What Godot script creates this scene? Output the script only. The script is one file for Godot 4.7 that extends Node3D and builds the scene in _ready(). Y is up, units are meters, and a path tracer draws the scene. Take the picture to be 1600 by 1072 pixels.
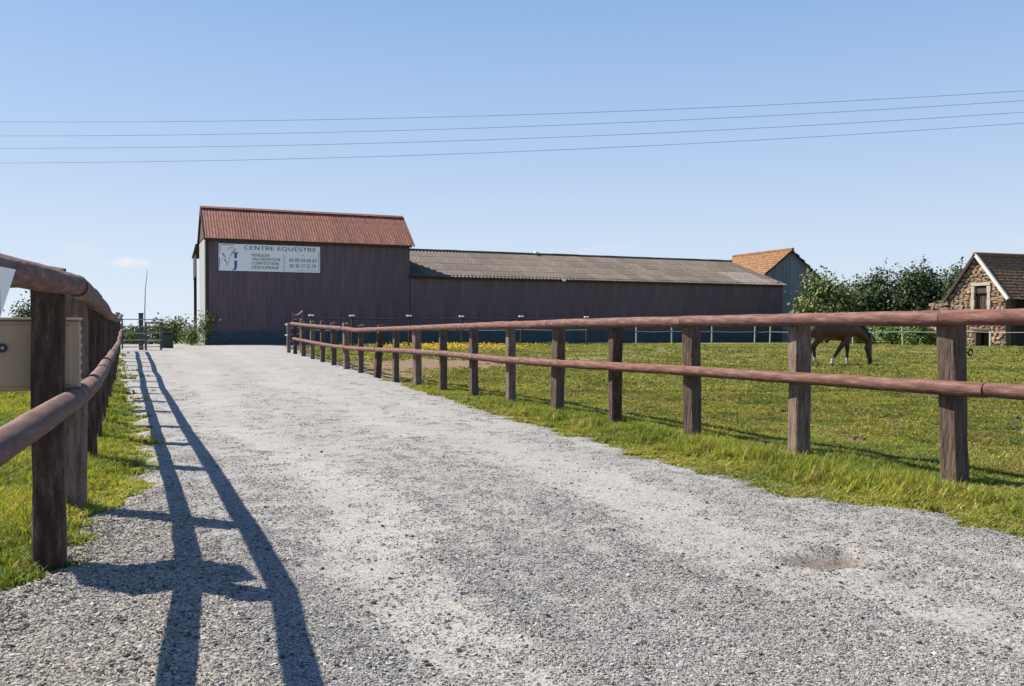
extends Node3D
# World axes: x across the drive (metres from the lens), y up, -z along the drive.

var rng := RandomNumberGenerator.new()
var nz := FastNoiseLite.new()
var used := {}
var M := {}

# ------------------------------------------------------------------ helpers
func lin(r: float, g: float, b: float) -> Color:
	return Color(r, g, b).linear_to_srgb()

func numbered(parent: Node, called: String) -> String:
	var key = str(parent.get_instance_id()) + called
	if not used.has(key):
		used[key] = 0
		return called
	used[key] += 1
	return "%s_%03d" % [called, used[key]]

func part(parent: Node, called: String, mesh: Mesh, m: Material, xf := Transform3D()) -> MeshInstance3D:
	var o := MeshInstance3D.new()
	o.name = numbered(parent, called)
	o.mesh = mesh
	o.material_override = m
	o.transform = xf
	parent.add_child(o, true)
	return o

func thing(called: String, label: String, category: String, at := Vector3.ZERO, group := "") -> Node3D:
	var o := Node3D.new()
	o.name = numbered(self, called)
	o.position = at
	tag(o, label, category, group)
	add_child(o, true)
	return o

func tag(o: Node, label: String, category: String, group := "", kind := ""):
	if label != "": o.set_meta("label", label)
	if category != "": o.set_meta("category", category)
	if group != "": o.set_meta("group", group)
	if kind != "": o.set_meta("kind", kind)

class Sh:
	var v := PackedVector3Array()
	var n := PackedVector3Array()
	var uv := PackedVector2Array()
	var c := PackedColorArray()
	var col := Color(1, 1, 1)
	func tri(a: Vector3, b: Vector3, d: Vector3, out := Vector3.ZERO):
		var nn := (d - a).cross(b - a)
		if nn.length_squared() < 1e-16: return
		nn = nn.normalized()
		if out != Vector3.ZERO and nn.dot(out) < 0.0:
			var t := b
			b = d
			d = t
			nn = -nn
		for p in [a, b, d]:
			v.append(p)
			n.append(nn)
			uv.append(Vector2(p.x + p.z, p.y))
			c.append(col)
	func quad(a: Vector3, b: Vector3, d: Vector3, e: Vector3, out := Vector3.ZERO):
		tri(a, b, d, out)
		tri(a, d, e, out)
	func vert(p: Vector3, nn: Vector3, u: Vector2):
		v.append(p)
		n.append(nn)
		uv.append(u)
		c.append(col)
	func stri(p: Array, nn: Array, u: Array):   # smooth triangle, wound to match its normals
		var g: Vector3 = (p[2] - p[0]).cross(p[1] - p[0])
		var s: Vector3 = nn[0] + nn[1] + nn[2]
		var o := [0, 1, 2] if g.dot(s) >= 0.0 else [0, 2, 1]
		for k in o: vert(p[k], nn[k], u[k])
	func box(ctr: Vector3, size: Vector3, bv := 0.0, basis := Basis()):
		var h := size * 0.5
		var q := func(s: Vector3, free: int) -> Vector3:
			var w := Vector3.ZERO
			for k in 3:
				w[k] = s[k] * (h[k] if k == free else h[k] - bv)
			return ctr + basis * w
		for a in 3:
			var b := (a + 1) % 3
			var d := (a + 2) % 3
			for s in [-1.0, 1.0]:
				var out := Vector3.ZERO
				out[a] = s
				var pts := []
				for k in [[-1.0, -1.0], [1.0, -1.0], [1.0, 1.0], [-1.0, 1.0]]:
					var sg := Vector3.ZERO
					sg[a] = s
					sg[b] = k[0]
					sg[d] = k[1]
					pts.append(q.call(sg, a))
				quad(pts[0], pts[1], pts[2], pts[3], basis * out)
				if bv > 0.0:
					for t in [-1.0, 1.0]:
						var s1 := Vector3.ZERO
						s1[a] = s
						s1[b] = t
						s1[d] = -1.0
						var s2 := s1
						s2[d] = 1.0
						quad(q.call(s1, a), q.call(s2, a), q.call(s2, b), q.call(s1, b), basis * s1)
		if bv > 0.0:
			for x in [-1.0, 1.0]:
				for y in [-1.0, 1.0]:
					for z in [-1.0, 1.0]:
						var s := Vector3(x, y, z)
						tri(q.call(s, 0), q.call(s, 1), q.call(s, 2), basis * s)
	func tube(path: Array, radii: Array, seg := 8, caps := true, squash := 1.0, wob := 0.0, seed_ := 0):
		var rings := []
		var norms := []
		var along := 0.0
		var vs := []
		var rg := RandomNumberGenerator.new()
		rg.seed = seed_
		var ref := Vector3.UP
		if absf((path[path.size() - 1] - path[0]).normalized().y) > 0.8: ref = Vector3.RIGHT
		for k in path.size():
			var t: Vector3 = (path[mini(k + 1, path.size() - 1)] - path[maxi(k - 1, 0)]).normalized()
			var a := t.cross(ref).normalized()
			var b := a.cross(t).normalized()
			if k > 0: along += (path[k] - path[k - 1]).length()
			vs.append(along)
			var ring := []
			var nr := []
			for j in seg + 1:
				var w := TAU * (j % seg) / seg
				var d := a * cos(w) + b * sin(w) * squash
				var jig: float = 1.0 + (0.0 if j == seg else rg.randf_range(-wob, wob))
				ring.append(path[k] + d * radii[k] * jig)
				nr.append(d.normalized())
			ring[seg] = ring[0]
			rings.append(ring)
			norms.append(nr)
		for k in path.size() - 1:
			for j in seg:
				var u0 := float(j) / seg
				var u1 := float(j + 1) / seg
				stri([rings[k][j], rings[k][j + 1], rings[k + 1][j + 1]], [norms[k][j], norms[k][j + 1], norms[k + 1][j + 1]], [Vector2(u0, vs[k]), Vector2(u1, vs[k]), Vector2(u1, vs[k + 1])])
				stri([rings[k][j], rings[k + 1][j + 1], rings[k + 1][j]], [norms[k][j], norms[k + 1][j + 1], norms[k + 1][j]], [Vector2(u0, vs[k]), Vector2(u1, vs[k + 1]), Vector2(u0, vs[k + 1])])
		if caps:
			for e in [0, path.size() - 1]:
				var out: Vector3 = (path[0] - path[1]) if e == 0 else (path[e] - path[e - 1])
				for j in seg: tri(path[e], rings[e][j], rings[e][j + 1], out)
	func mesh() -> ArrayMesh:
		var a := []
		a.resize(Mesh.ARRAY_MAX)
		a[Mesh.ARRAY_VERTEX] = v
		a[Mesh.ARRAY_NORMAL] = n
		a[Mesh.ARRAY_TEX_UV] = uv
		a[Mesh.ARRAY_COLOR] = c
		var m := ArrayMesh.new()
		m.add_surface_from_arrays(Mesh.PRIMITIVE_TRIANGLES, a)
		return m

func box_mesh(size: Vector3, bv := 0.0) -> ArrayMesh:
	var s := Sh.new()
	s.box(Vector3.ZERO, size, bv)
	return s.mesh()

# a seamless noise image mapped through a ramp of linear colours; fine is a second, finer noise mixed in
func noise_tex(size: int, sd: int, freq: float, fine_freq: float, mix_fine: float, stops: Array, cell := false) -> ImageTexture:
	var f := FastNoiseLite.new()
	f.seed = sd
	f.frequency = freq
	f.fractal_octaves = 5
	if cell:
		f.noise_type = FastNoiseLite.TYPE_CELLULAR
		f.cellular_return_type = FastNoiseLite.RETURN_CELL_VALUE
		f.fractal_type = FastNoiseLite.FRACTAL_NONE
	var a := f.get_seamless_image(size, size)
	a.convert(Image.FORMAT_L8)
	var g := FastNoiseLite.new()
	g.seed = sd + 77
	g.frequency = fine_freq
	g.fractal_octaves = 3
	var b := g.get_seamless_image(size, size)
	b.convert(Image.FORMAT_L8)
	var da := a.get_data()
	var db := b.get_data()
	var lut := []
	for k in 256:
		var t := k / 255.0
		var cc: Color = stops[stops.size() - 1][1]
		for q in stops.size() - 1:
			if t >= stops[q][0] and t <= stops[q + 1][0]:
				cc = (stops[q][1] as Color).lerp(stops[q + 1][1], (t - stops[q][0]) / maxf(1e-5, stops[q + 1][0] - stops[q][0]))
				break
		cc = cc.linear_to_srgb()
		lut.append([int(clampf(cc.r, 0, 1) * 255.0), int(clampf(cc.g, 0, 1) * 255.0), int(clampf(cc.b, 0, 1) * 255.0)])
	var out := PackedByteArray()
	out.resize(size * size * 3)
	var i := 0
	for k in size * size:
		var e = lut[clampi(int(da[k] * (1.0 - mix_fine) + db[k] * mix_fine), 0, 255)]
		out[i] = e[0]
		out[i + 1] = e[1]
		out[i + 2] = e[2]
		i += 3
	return ImageTexture.create_from_image(Image.create_from_data(size, size, false, Image.FORMAT_RGB8, out))

func height_tex(size: int, sd: int, freq: float, cell := false) -> ImageTexture:
	var f := FastNoiseLite.new()
	f.seed = sd
	f.frequency = freq
	if cell:
		f.noise_type = FastNoiseLite.TYPE_CELLULAR
		f.cellular_return_type = FastNoiseLite.RETURN_DISTANCE
	var a := f.get_seamless_image(size, size)
	a.convert(Image.FORMAT_L8)
	return ImageTexture.create_from_image(a)

func mat(color: Color, rough := 0.9, tex: Texture2D = null, tri := Vector3.ZERO, vcol := false, world := false) -> StandardMaterial3D:
	var m := StandardMaterial3D.new()
	m.albedo_color = color
	m.roughness = rough
	m.vertex_color_use_as_albedo = vcol
	if tex: m.albedo_texture = tex
	if tri != Vector3.ZERO:
		m.uv1_triplanar = true
		m.uv1_world_triplanar = world
		m.uv1_scale = tri
	return m

func bump(m: StandardMaterial3D, t: Texture2D, depth_cm: float):
	m.heightmap_enabled = true
	m.heightmap_texture = t
	m.heightmap_scale = depth_cm

# ------------------------------------------------------------------ terrain shape
func sstep(a: float, b: float, x: float) -> float:
	var t := clampf((x - a) / (b - a), 0.0, 1.0)
	return t * t * (3.0 - 2.0 * t)

func H(r: float, s: float) -> float:
	var q := s + 0.2 * maxf(0.0, r - 8.0)
	var h := 0.35 * sstep(18.0, 37.0, q)
	h += 0.03 * nz.get_noise_2d(r * 3.0, s * 3.0) * sstep(4.6, 6.5, absf(r - 2.0) + 2.0)
	return h

func curve(tab: Array, x: float) -> float:
	if x <= tab[0][0]: return tab[0][1]
	for k in tab.size() - 1:
		if x <= tab[k + 1][0]:
			return lerpf(tab[k][1], tab[k + 1][1], (x - tab[k][0]) / (tab[k + 1][0] - tab[k][0]))
	return tab[tab.size() - 1][1]

var LT := [[-20, -0.9], [0, -0.85], [3.5, -0.72], [4.6, -0.42], [5.6, -0.3], [6.6, -0.02], [8, 0.14], [13, 0.12], [16, 0.0], [22, -0.15], [34, -0.35], [38, -1.2], [42, -4.0], [48, -7.0], [60, -8.0]]
var RT := [[-20, 5.2], [0, 5.0], [2, 4.85], [3.5, 4.52], [5.3, 4.15], [8.6, 4.36], [12, 4.6], [16, 4.95], [20, 5.45], [26, 5.75], [33, 5.85], [40, 6.4], [44, 7.6], [48, 9.5], [60, 10.0]]
func Ledge(s: float) -> float: return curve(LT, s) + 0.2 * nz.get_noise_1d(s * 26.0) + 0.16 * nz.get_noise_1d(s * 90.0 + 300.0)
func Redge(s: float) -> float: return curve(RT, s) + 0.2 * nz.get_noise_1d(s * 22.0 + 900.0) + 0.16 * nz.get_noise_1d(s * 90.0 + 1300.0)
func inside_road(r: float, s: float) -> float:
	if s > 50.3: return minf(r - Ledge(s), 3.4 - r)
	return minf(r - Ledge(s), Redge(s) - r)

# 1 where wheels have pressed the stone dust pale, 0 where loose chippings lie
func worn(r: float, s: float) -> float:
	var c := 2.1 + 0.012 * s + 0.5 * nz.get_noise_1d(s * 3.0 + 50.0)
	var a := exp(-pow((r - c + 0.95) / 0.33, 2)) + exp(-pow((r - c - 0.85) / 0.38, 2)) + 0.6 * exp(-pow((r - c - 1.75) / 0.25, 2))
	a += 0.55 * nz.get_noise_2d(r * 60.0, s * 3.5 + 400.0) + 0.3 * nz.get_noise_2d(r * 26.0, s * 14.0 + 800.0)
	a += 0.12
	a -= 0.6 * sstep(0.8, 0.0, inside_road(r, s))
	return clampf(a, 0.0, 1.0)

func pit(r: float, s: float, pr: float, ps: float, a: float, b: float) -> float:
	var d := Vector2((r - pr) / a, (s - ps) / b).length() + 0.35 * nz.get_noise_2d(r * 130.0, s * 130.0)
	return sstep(1.05, 0.55, d)

func road_y(r: float, s: float) -> float:
	var d := inside_road(r, s)
	var y := H(r, s) - 0.035 + 0.05 * sstep(-0.14, 0.22, d)
	y -= 0.012 * worn(r, s) - 0.006 * nz.get_noise_2d(r * 120.0, s * 120.0)
	y -= 0.048 * pit(r, s, 3.13, 3.42, 0.25, 0.17) + 0.02 * pit(r, s, 3.24, 3.06, 0.24, 0.1)
	return y

func ground_y(r: float, s: float) -> float:
	return H(r, s) - 0.075 * sstep(0.0, 0.5, inside_road(r, s))

# bare soil in the trodden paddock and along the fence foot
func soil(r: float, s: float) -> float:
	var a := 0.0
	a += 1.5 * exp(-pow((r - 8.4) / 2.6, 2) - pow((s - 25.5) / 2.6, 2))
	a += 1.2 * exp(-pow((r - 6.2) / 0.9, 2) - pow((s - 19.5) / 5.0, 2))
	a += 0.7 * exp(-pow((r - 13.0) / 3.5, 2) - pow((s - 26.5) / 1.6, 2))
	a += 0.55 * exp(-pow((r - 9.6) / 1.6, 2) - pow((s - 13.6) / 0.8, 2))
	a += 0.5 * exp(-pow((r - 27.0) / 6.0, 2) - pow((s - 31.0) / 1.3, 2))
	a += 0.75 * nz.get_noise_2d(r * 22.0 + 60.0, s * 22.0) + 0.6 * nz.get_noise_2d(r * 70.0, s * 70.0) - 0.12
	if r < 4.0: a -= 0.25
	return clampf(a, 0.0, 1.0)

# ------------------------------------------------------------------ start
func _ready():
	rng.seed = 20
	nz.seed = 5
	nz.frequency = 0.05
	nz.fractal_octaves = 3
	camera_and_light()
	materials()
	terrain()
	print("terrain")
	barn()
	print("barn")
	grey_barn()
	cottage()
	print("cottage")
	fences()
	paddock_fences()
	small_things()
	vegetation()
	print("vegetation")
	horse()
	wires()
	gravel()
	print("gravel")
	grass()
	print("grass")

func camera_and_light():
	var cam := Camera3D.new()
	cam.name = "camera"
	cam.position = Vector3(0, 1.107, 0)
	cam.rotation = Vector3(-deg_to_rad(0.767), -atan(600.0 / 1420.0), 0)
	cam.fov = rad_to_deg(2.0 * atan(536.0 / 1420.0))
	cam.near = 0.05
	cam.far = 3000.0
	add_child(cam)
	cam.current = true

	var sun := DirectionalLight3D.new()
	sun.name = "sun"
	sun.light_energy = 1.6
	sun.light_angular_distance = 0.5
	sun.light_color = Color(1.0, 0.955, 0.88)
	sun.shadow_enabled = true
	add_child(sun)
	var to_sun := Vector3(-0.81, 1.29, -0.88)
	sun.look_at_from_position(Vector3.ZERO, -to_sun, Vector3.UP)

	var w := 2048
	var h := 1024
	var im := Image.create(w, h, false, Image.FORMAT_RGBF)
	var cn := FastNoiseLite.new()
	cn.seed = 12
	cn.frequency = 0.02
	cn.fractal_octaves = 5
	var sd := to_sun.normalized()
	var stops := [[0.0, Vector3(0.76, 0.835, 0.93)], [0.08, Vector3(0.63, 0.75, 0.905)], [0.184, Vector3(0.45, 0.61, 0.86)], [0.342, Vector3(0.27, 0.45, 0.77)], [0.5, Vector3(0.18, 0.34, 0.67)], [0.7, Vector3(0.115, 0.25, 0.56)], [1.0, Vector3(0.085, 0.195, 0.48)]]
	for y in h:
		var el := (0.5 - (y + 0.5) / h) * PI
		var t := maxf(0.0, sin(el))
		var base: Vector3 = stops[stops.size() - 1][1]
		for k in stops.size() - 1:
			if t <= stops[k + 1][0]:
				base = (stops[k][1] as Vector3).lerp(stops[k + 1][1], (t - stops[k][0]) / (stops[k + 1][0] - stops[k][0]))
				break
		for x in w:
			var az := wrapf((x + 0.5) / w * TAU, -PI, PI)
			var dir := Vector3(sin(az) * cos(el), sin(el), -cos(az) * cos(el))
			var cs := maxf(0.0, dir.dot(sd))
			var cc := base * (1.0 + 0.16 * pow(cs, 3.0)) + Vector3(0.10, 0.085, 0.06) * pow(cs, 8.0) * 1.5
			if el > -0.02 and el < 0.16:      # low thin fair-weather clouds, all round the horizon
				var band := exp(-pow((el - 0.066) / 0.02, 2))
				var cl := cn.get_noise_3d(cos(az) * 160.0, el * 900.0, sin(az) * 160.0)
				cc = cc.lerp(Vector3(0.92, 0.9, 0.92), clampf((cl - 0.26) * 2.2, 0.0, 0.55) * band)
				# the small flat puff over the field gate
				var du := (az - 0.004) / 0.022
				var dv := (el - 0.0695) / 0.0042
				var puff := 1.0 - du * du - dv * dv + 1.1 * cn.get_noise_2d(az * 2600.0, el * 5200.0)
				cc = cc.lerp(Vector3(0.95, 0.9, 0.9), clampf(puff, 0.0, 1.0) * 0.75)
			im.set_pixel(x, y, Color(cc.x, cc.y, cc.z))
	var psm := PanoramaSkyMaterial.new()
	psm.panorama = ImageTexture.create_from_image(im)
	var sky := Sky.new()
	sky.sky_material = psm
	var env := Environment.new()
	env.background_mode = Environment.BG_SKY
	env.sky = sky
	env.background_energy_multiplier = 0.53
	env.tonemap_mode = Environment.TONE_MAPPER_LINEAR
	env.tonemap_exposure = 1.9
	env.sdfgi_enabled = true
	env.ssao_enabled = true
	env.ssil_enabled = true
	var we := WorldEnvironment.new()
	we.name = "world_environment"
	we.environment = env
	add_child(we)

func materials():
	var C := func(r, g, b): return Color(r, g, b)
	# gravel and ground
	var gt := noise_tex(1024, 3, 0.06, 0.2, 0.5, [[0.0, C.call(0.12, 0.118, 0.117)], [0.3, C.call(0.25, 0.247, 0.243)], [0.5, C.call(0.355, 0.35, 0.342)], [0.72, C.call(0.43, 0.423, 0.413)], [1.0, C.call(0.56, 0.55, 0.535)]], true)
	M.road = mat(Color.WHITE, 0.95, gt, Vector3(1.35, 1.35, 1.35), true, true)
	bump(M.road, height_tex(1024, 9, 0.05, true), 0.45)
	var grt := noise_tex(512, 21, 0.02, 0.2, 0.45, [[0.0, C.call(0.25, 0.22, 0.2)], [0.38, C.call(0.5, 0.48, 0.42)], [0.55, C.call(0.72, 0.72, 0.62)], [0.7, C.call(0.9, 0.85, 0.75)], [1.0, C.call(1.0, 0.95, 0.95)]])
	M.ground = mat(Color.WHITE, 1.0, grt, Vector3(0.5, 0.5, 0.5), true, true)
	bump(M.ground, height_tex(512, 14, 0.06), 2.5)
	M.stone = mat(Color.WHITE, 0.9, null, Vector3.ZERO, true)
	M.grass = mat(Color.WHITE, 0.7, null, Vector3.ZERO, true)
	M.grass.backlight_enabled = true
	M.grass.backlight = Color(0.9, 0.9, 0.55)
	M.leaf = mat(Color.WHITE, 0.62, null, Vector3.ZERO, true)
	M.leaf.backlight_enabled = true
	M.leaf.backlight = Color(0.45, 0.5, 0.2)
	M.trunk = mat(lin(0.07, 0.055, 0.04), 0.95)
	# timber
	var wood := func(sd, stops): return noise_tex(512, sd, 0.012, 0.09, 0.4, stops)
	var creo = wood.call(31, [[0.0, C.call(0.02, 0.011, 0.008)], [0.38, C.call(0.055, 0.030, 0.022)], [0.55, C.call(0.095, 0.058, 0.044)], [0.72, C.call(0.17, 0.125, 0.105)], [1.0, C.call(0.30, 0.26, 0.23)]])
	var greyw = wood.call(32, [[0.0, C.call(0.06, 0.04, 0.033)], [0.3, C.call(0.16, 0.115, 0.095)], [0.5, C.call(0.29, 0.225, 0.195)], [0.72, C.call(0.38, 0.31, 0.275)], [1.0, C.call(0.46, 0.40, 0.37)]])
	var wood_h := height_tex(512, 36, 0.02)
	M.post_dark = mat(lin(0.68, 0.6, 0.58), 0.88, creo, Vector3(3.2, 0.7, 3.2))
	M.post_grey = mat(lin(0.56, 0.50, 0.47), 0.88, greyw, Vector3(3.2, 0.7, 3.2))
	M.post_mid = mat(lin(0.33, 0.275, 0.25), 0.88, greyw, Vector3(2.8, 0.6, 2.8))
	for k in ["post_dark", "post_grey", "post_mid"]: bump(M[k], wood_h, 0.8)
	var rail := noise_tex(1024, 41, 0.007, 0.05, 0.36, [[0.0, C.call(0.03, 0.016, 0.013)], [0.3, C.call(0.085, 0.037, 0.03)], [0.44, C.call(0.125, 0.055, 0.045)], [0.58, C.call(0.155, 0.074, 0.062)], [0.7, C.call(0.18, 0.10, 0.09)], [0.8, C.call(0.21, 0.165, 0.16)], [1.0, C.call(0.30, 0.27, 0.27)]])
	M.rail = mat(Color.WHITE, 0.88, rail)
	M.rail.uv1_scale = Vector3(1.0, 0.53, 1)
	bump(M.rail, height_tex(512, 43, 0.03), 0.22)
	M.rail_worn = mat(lin(1.1, 0.98, 0.95), 0.86, rail)
	M.rail_worn.uv1_scale = Vector3(1.0, 0.41, 1)
	M.rail_worn.uv1_offset = Vector3(0.3, 0.4, 0)
	bump(M.rail_worn, height_tex(512, 44, 0.03), 0.22)
	M.rail_dark = mat(lin(0.66, 0.6, 0.58), 0.7, rail)
	M.rail_dark.uv1_scale = Vector3(1.0, 0.55, 1)
	M.rail_dark.uv1_offset = Vector3(0.6, 0.1, 0)
	# barn
	var wallt := noise_tex(256, 51, 0.02, 0.1, 0.3, [[0.0, C.call(0.068, 0.042, 0.05)], [0.4, C.call(0.095, 0.060, 0.07)], [0.6, C.call(0.108, 0.07, 0.08)], [1.0, C.call(0.155, 0.112, 0.118)]])
	M.wall = []
	for k in 4:
		M.wall.append(mat(lin([1.06, 0.96, 1.14, 1.02][k], [1.05, 0.97, 1.11, 1.0][k], [1.04, 0.97, 1.1, 1.04][k]), 0.6, wallt, Vector3(0.8, 0.07, 0.8)))
	var rust := noise_tex(512, 61, 0.012, 0.1, 0.35, [[0.0, C.call(0.10, 0.034, 0.022)], [0.38, C.call(0.185, 0.06, 0.038)], [0.58, C.call(0.25, 0.09, 0.055)], [0.75, C.call(0.31, 0.135, 0.085)], [1.0, C.call(0.42, 0.26, 0.2)]])
	M.rust = []
	for k in 4: M.rust.append(mat(lin([1.0, 0.9, 1.08, 0.96][k], [1.0, 0.88, 1.05, 1.0][k], [1.0, 0.9, 1.05, 1.05][k]), 0.75, rust, Vector3(0.5, 0.22, 0.22)))
	var fibre := noise_tex(512, 71, 0.02, 0.15, 0.45, [[0.0, C.call(0.035, 0.028, 0.024)], [0.38, C.call(0.075, 0.061, 0.054)], [0.55, C.call(0.115, 0.096, 0.084)], [0.72, C.call(0.165, 0.142, 0.12)], [1.0, C.call(0.3, 0.27, 0.25)]])
	M.fibre = []
	for k in 5: M.fibre.append(mat(lin([1.0, 0.82, 1.16, 0.95, 1.5][k], [1.0, 0.79, 1.12, 0.98, 1.55][k], [1.0, 0.77, 1.06, 0.95, 1.65][k]), 0.95, fibre, Vector3(0.45, 0.45, 0.3)))
	var conc := noise_tex(256, 81, 0.02, 0.1, 0.4, [[0.0, C.call(0.025, 0.045, 0.055)], [0.5, C.call(0.045, 0.072, 0.083)], [1.0, C.call(0.075, 0.10, 0.105)]])
	M.plinth = mat(Color.WHITE, 0.9, conc, Vector3(0.4, 0.6, 0.4))
	M.render_white = mat(lin(0.30, 0.32, 0.335), 0.85)
	M.dark = mat(lin(0.022, 0.02, 0.022), 0.8)
	M.darkwood = mat(lin(0.05, 0.035, 0.03), 0.9)
	var gboard := noise_tex(256, 91, 0.02, 0.12, 0.4, [[0.0, C.call(0.10, 0.12, 0.14)], [0.5, C.call(0.16, 0.185, 0.21)], [1.0, C.call(0.24, 0.26, 0.28)]])
	M.gboard = []
	for k in 4: M.gboard.append(mat(lin([1.0, 0.85, 1.12, 0.93][k], [1.0, 0.86, 1.1, 0.95][k], [1.0, 0.88, 1.08, 0.97][k]), 0.85, gboard, Vector3(2.5, 0.2, 2.5)))
	var tile_o := noise_tex(512, 101, 0.02, 0.14, 0.45, [[0.0, C.call(0.06, 0.035, 0.025)], [0.38, C.call(0.15, 0.075, 0.045)], [0.55, C.call(0.26, 0.13, 0.055)], [0.75, C.call(0.36, 0.2, 0.07)], [1.0, C.call(0.4, 0.3, 0.2)]])
	M.tile_orange = mat(Color.WHITE, 0.9, tile_o, Vector3(0.22, 0.22, 0.22))
	var tile_b := noise_tex(512, 103, 0.02, 0.14, 0.45, [[0.0, C.call(0.07, 0.035, 0.02)], [0.4, C.call(0.16, 0.083, 0.048)], [0.55, C.call(0.215, 0.115, 0.065)], [0.7, C.call(0.26, 0.165, 0.06)], [1.0, C.call(0.3, 0.24, 0.14)]])
	M.tile_brown = mat(Color.WHITE, 0.9, tile_b, Vector3(0.5, 0.5, 0.5))
	M.mortar = mat(lin(0.38, 0.31, 0.22), 0.95, height_tex(256, 111, 0.05), Vector3(1.5, 1.5, 1.5))
	var st := noise_tex(256, 113, 0.03, 0.12, 0.4, [[0.0, C.call(0.5, 0.45, 0.4)], [0.5, C.call(0.8, 0.8, 0.8)], [1.0, C.call(1.0, 1.0, 1.0)]])
	M.stones = []
	for q in [[0.33, 0.22, 0.14], [0.40, 0.285, 0.18], [0.25, 0.165, 0.12], [0.46, 0.36, 0.25], [0.22, 0.175, 0.15], [0.35, 0.215, 0.135]]:
		M.stones.append(mat(lin(q[0], q[1], q[2]), 0.95, st, Vector3(2, 2, 2)))
	M.limestone = mat(lin(0.5, 0.45, 0.38), 0.9, st, Vector3(2, 2, 2))
	M.verge = mat(lin(0.6, 0.58, 0.55), 0.8)
	M.shutter = mat(lin(0.075, 0.045, 0.035), 0.9)
	# metal and paint
	M.galv = mat(lin(0.30, 0.31, 0.32), 0.5)
	M.galv.metallic = 0.4
	M.steel_dark = mat(lin(0.05, 0.052, 0.055), 0.6)
	M.black = mat(lin(0.012, 0.012, 0.013), 0.4)
	M.beige = mat(lin(0.42, 0.30, 0.20), 0.45)
	M.beige_light = mat(lin(0.5, 0.42, 0.32), 0.5)
	M.white = mat(lin(0.84, 0.83, 0.82), 0.5)
	M.red = mat(lin(0.45, 0.04, 0.035), 0.5)
	M.blue = mat(lin(0.01, 0.10, 0.27), 0.5)
	M.ink = mat(lin(0.03, 0.03, 0.035), 0.6)
	M.grey_ink = mat(lin(0.26, 0.26, 0.28), 0.6)
	M.wire = mat(lin(0.16, 0.18, 0.22), 0.6)
	M.tape = mat(lin(0.36, 0.42, 0.44), 0.6)
	M.bin = mat(lin(0.015, 0.03, 0.022), 0.5)
	M.petal = mat(lin(0.52, 0.42, 0.03), 0.6)
	M.petal.backlight_enabled = true
	M.petal.backlight = Color(0.8, 0.6, 0.05)

# ------------------------------------------------------------------ ground and drive
func grid_mesh(rs: Array, ss: Array, yf: Callable, cf: Callable) -> ArrayMesh:
	var st := SurfaceTool.new()
	st.begin(Mesh.PRIMITIVE_TRIANGLES)
	for s in ss:
		for k in rs.size():
			var r: float = rs[k]
			st.set_color(cf.call(r, s))
			st.set_uv(Vector2(r, s))
			st.add_vertex(Vector3(r, yf.call(r, s), -s))
	var w := rs.size()
	for j in ss.size() - 1:
		for k in w - 1:
			var a := j * w + k
			for q in [a, a + w, a + w + 1, a, a + w + 1, a + 1]: st.add_index(q)
	st.generate_normals()
	return st.commit()

func spread(a: float, b: float, lo: float, hi: float, step: float) -> Array:
	var out := []
	var x := lo
	var d := step
	var back := []
	while x > a:
		d *= 1.45
		x -= d
		back.append(maxf(x, a))
	back.reverse()
	out.append_array(back)
	x = lo
	while x < hi:
		out.append(x)
		x += step
	d = step
	while x < b:
		out.append(x)
		d *= 1.45
		x += d
	out.append(b)
	return out

func terrain():
	var gc := func(r: float, s: float) -> Color:
		var k := soil(r, s)
		var g := Color(0.15, 0.19, 0.04).lerp(Color(0.25, 0.24, 0.07), clampf(0.5 + 0.9 * nz.get_noise_2d(r * 5.0, s * 5.0), 0.0, 1.0))
		return g.lerp(Color(0.27, 0.175, 0.125), k)
	var g := part(self, "ground", grid_mesh(spread(-700, 800, -7, 46, 0.4), spread(-30, 1200, 0, 56, 0.4), ground_y, gc), M.ground)
	tag(g, "grass covered ground of the paddock, the verges and the fields", "ground", "", "structure")
	# drive: columns run between the two uneven edges
	var cols := 96
	var ss := []
	var s := -3.0
	while s < 54.0:
		ss.append(s)
		s += 0.055 if s < 9.0 else (0.12 if s < 18.0 else 0.4)
	var st := SurfaceTool.new()
	st.begin(Mesh.PRIMITIVE_TRIANGLES)
	for q in ss:
		var a := Ledge(q) - 0.2
		var b := Redge(q) + 0.2
		for k in cols + 1:
			var r := lerpf(a, b, float(k) / cols)
			var w := worn(r, q)
			var tone := 0.72 * lerpf(0.95, 1.06, w) * (1.0 + 0.14 * nz.get_noise_2d(r * 20.0 + 70.0, q * 14.0))
			var c := Color(tone, tone * 1.005, tone * 1.015).lerp(Color(tone * 1.02, tone * 1.005, tone * 0.985), w)
			c = c.lerp(Color(0.36, 0.29, 0.24), 0.9 * pit(r, q, 3.13, 3.42, 0.25, 0.17))
			c = c.lerp(Color(0.5, 0.5, 0.51), 0.7 * pit(r, q, 3.24, 3.06, 0.24, 0.1))
			st.set_color(c)
			st.set_uv(Vector2(r, q))
			st.add_vertex(Vector3(r, road_y(r, q), -q))
	for j in ss.size() - 1:
		for k in cols:
			var a2 := j * (cols + 1) + k
			for q in [a2, a2 + cols + 1, a2 + cols + 2, a2, a2 + cols + 2, a2 + 1]: st.add_index(q)
	st.generate_normals()
	var rd := part(self, "gravel_drive", st.commit(), M.road)
	tag(rd, "pale gravel drive running between the two timber fences to the barn", "drive", "", "structure")

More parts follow.
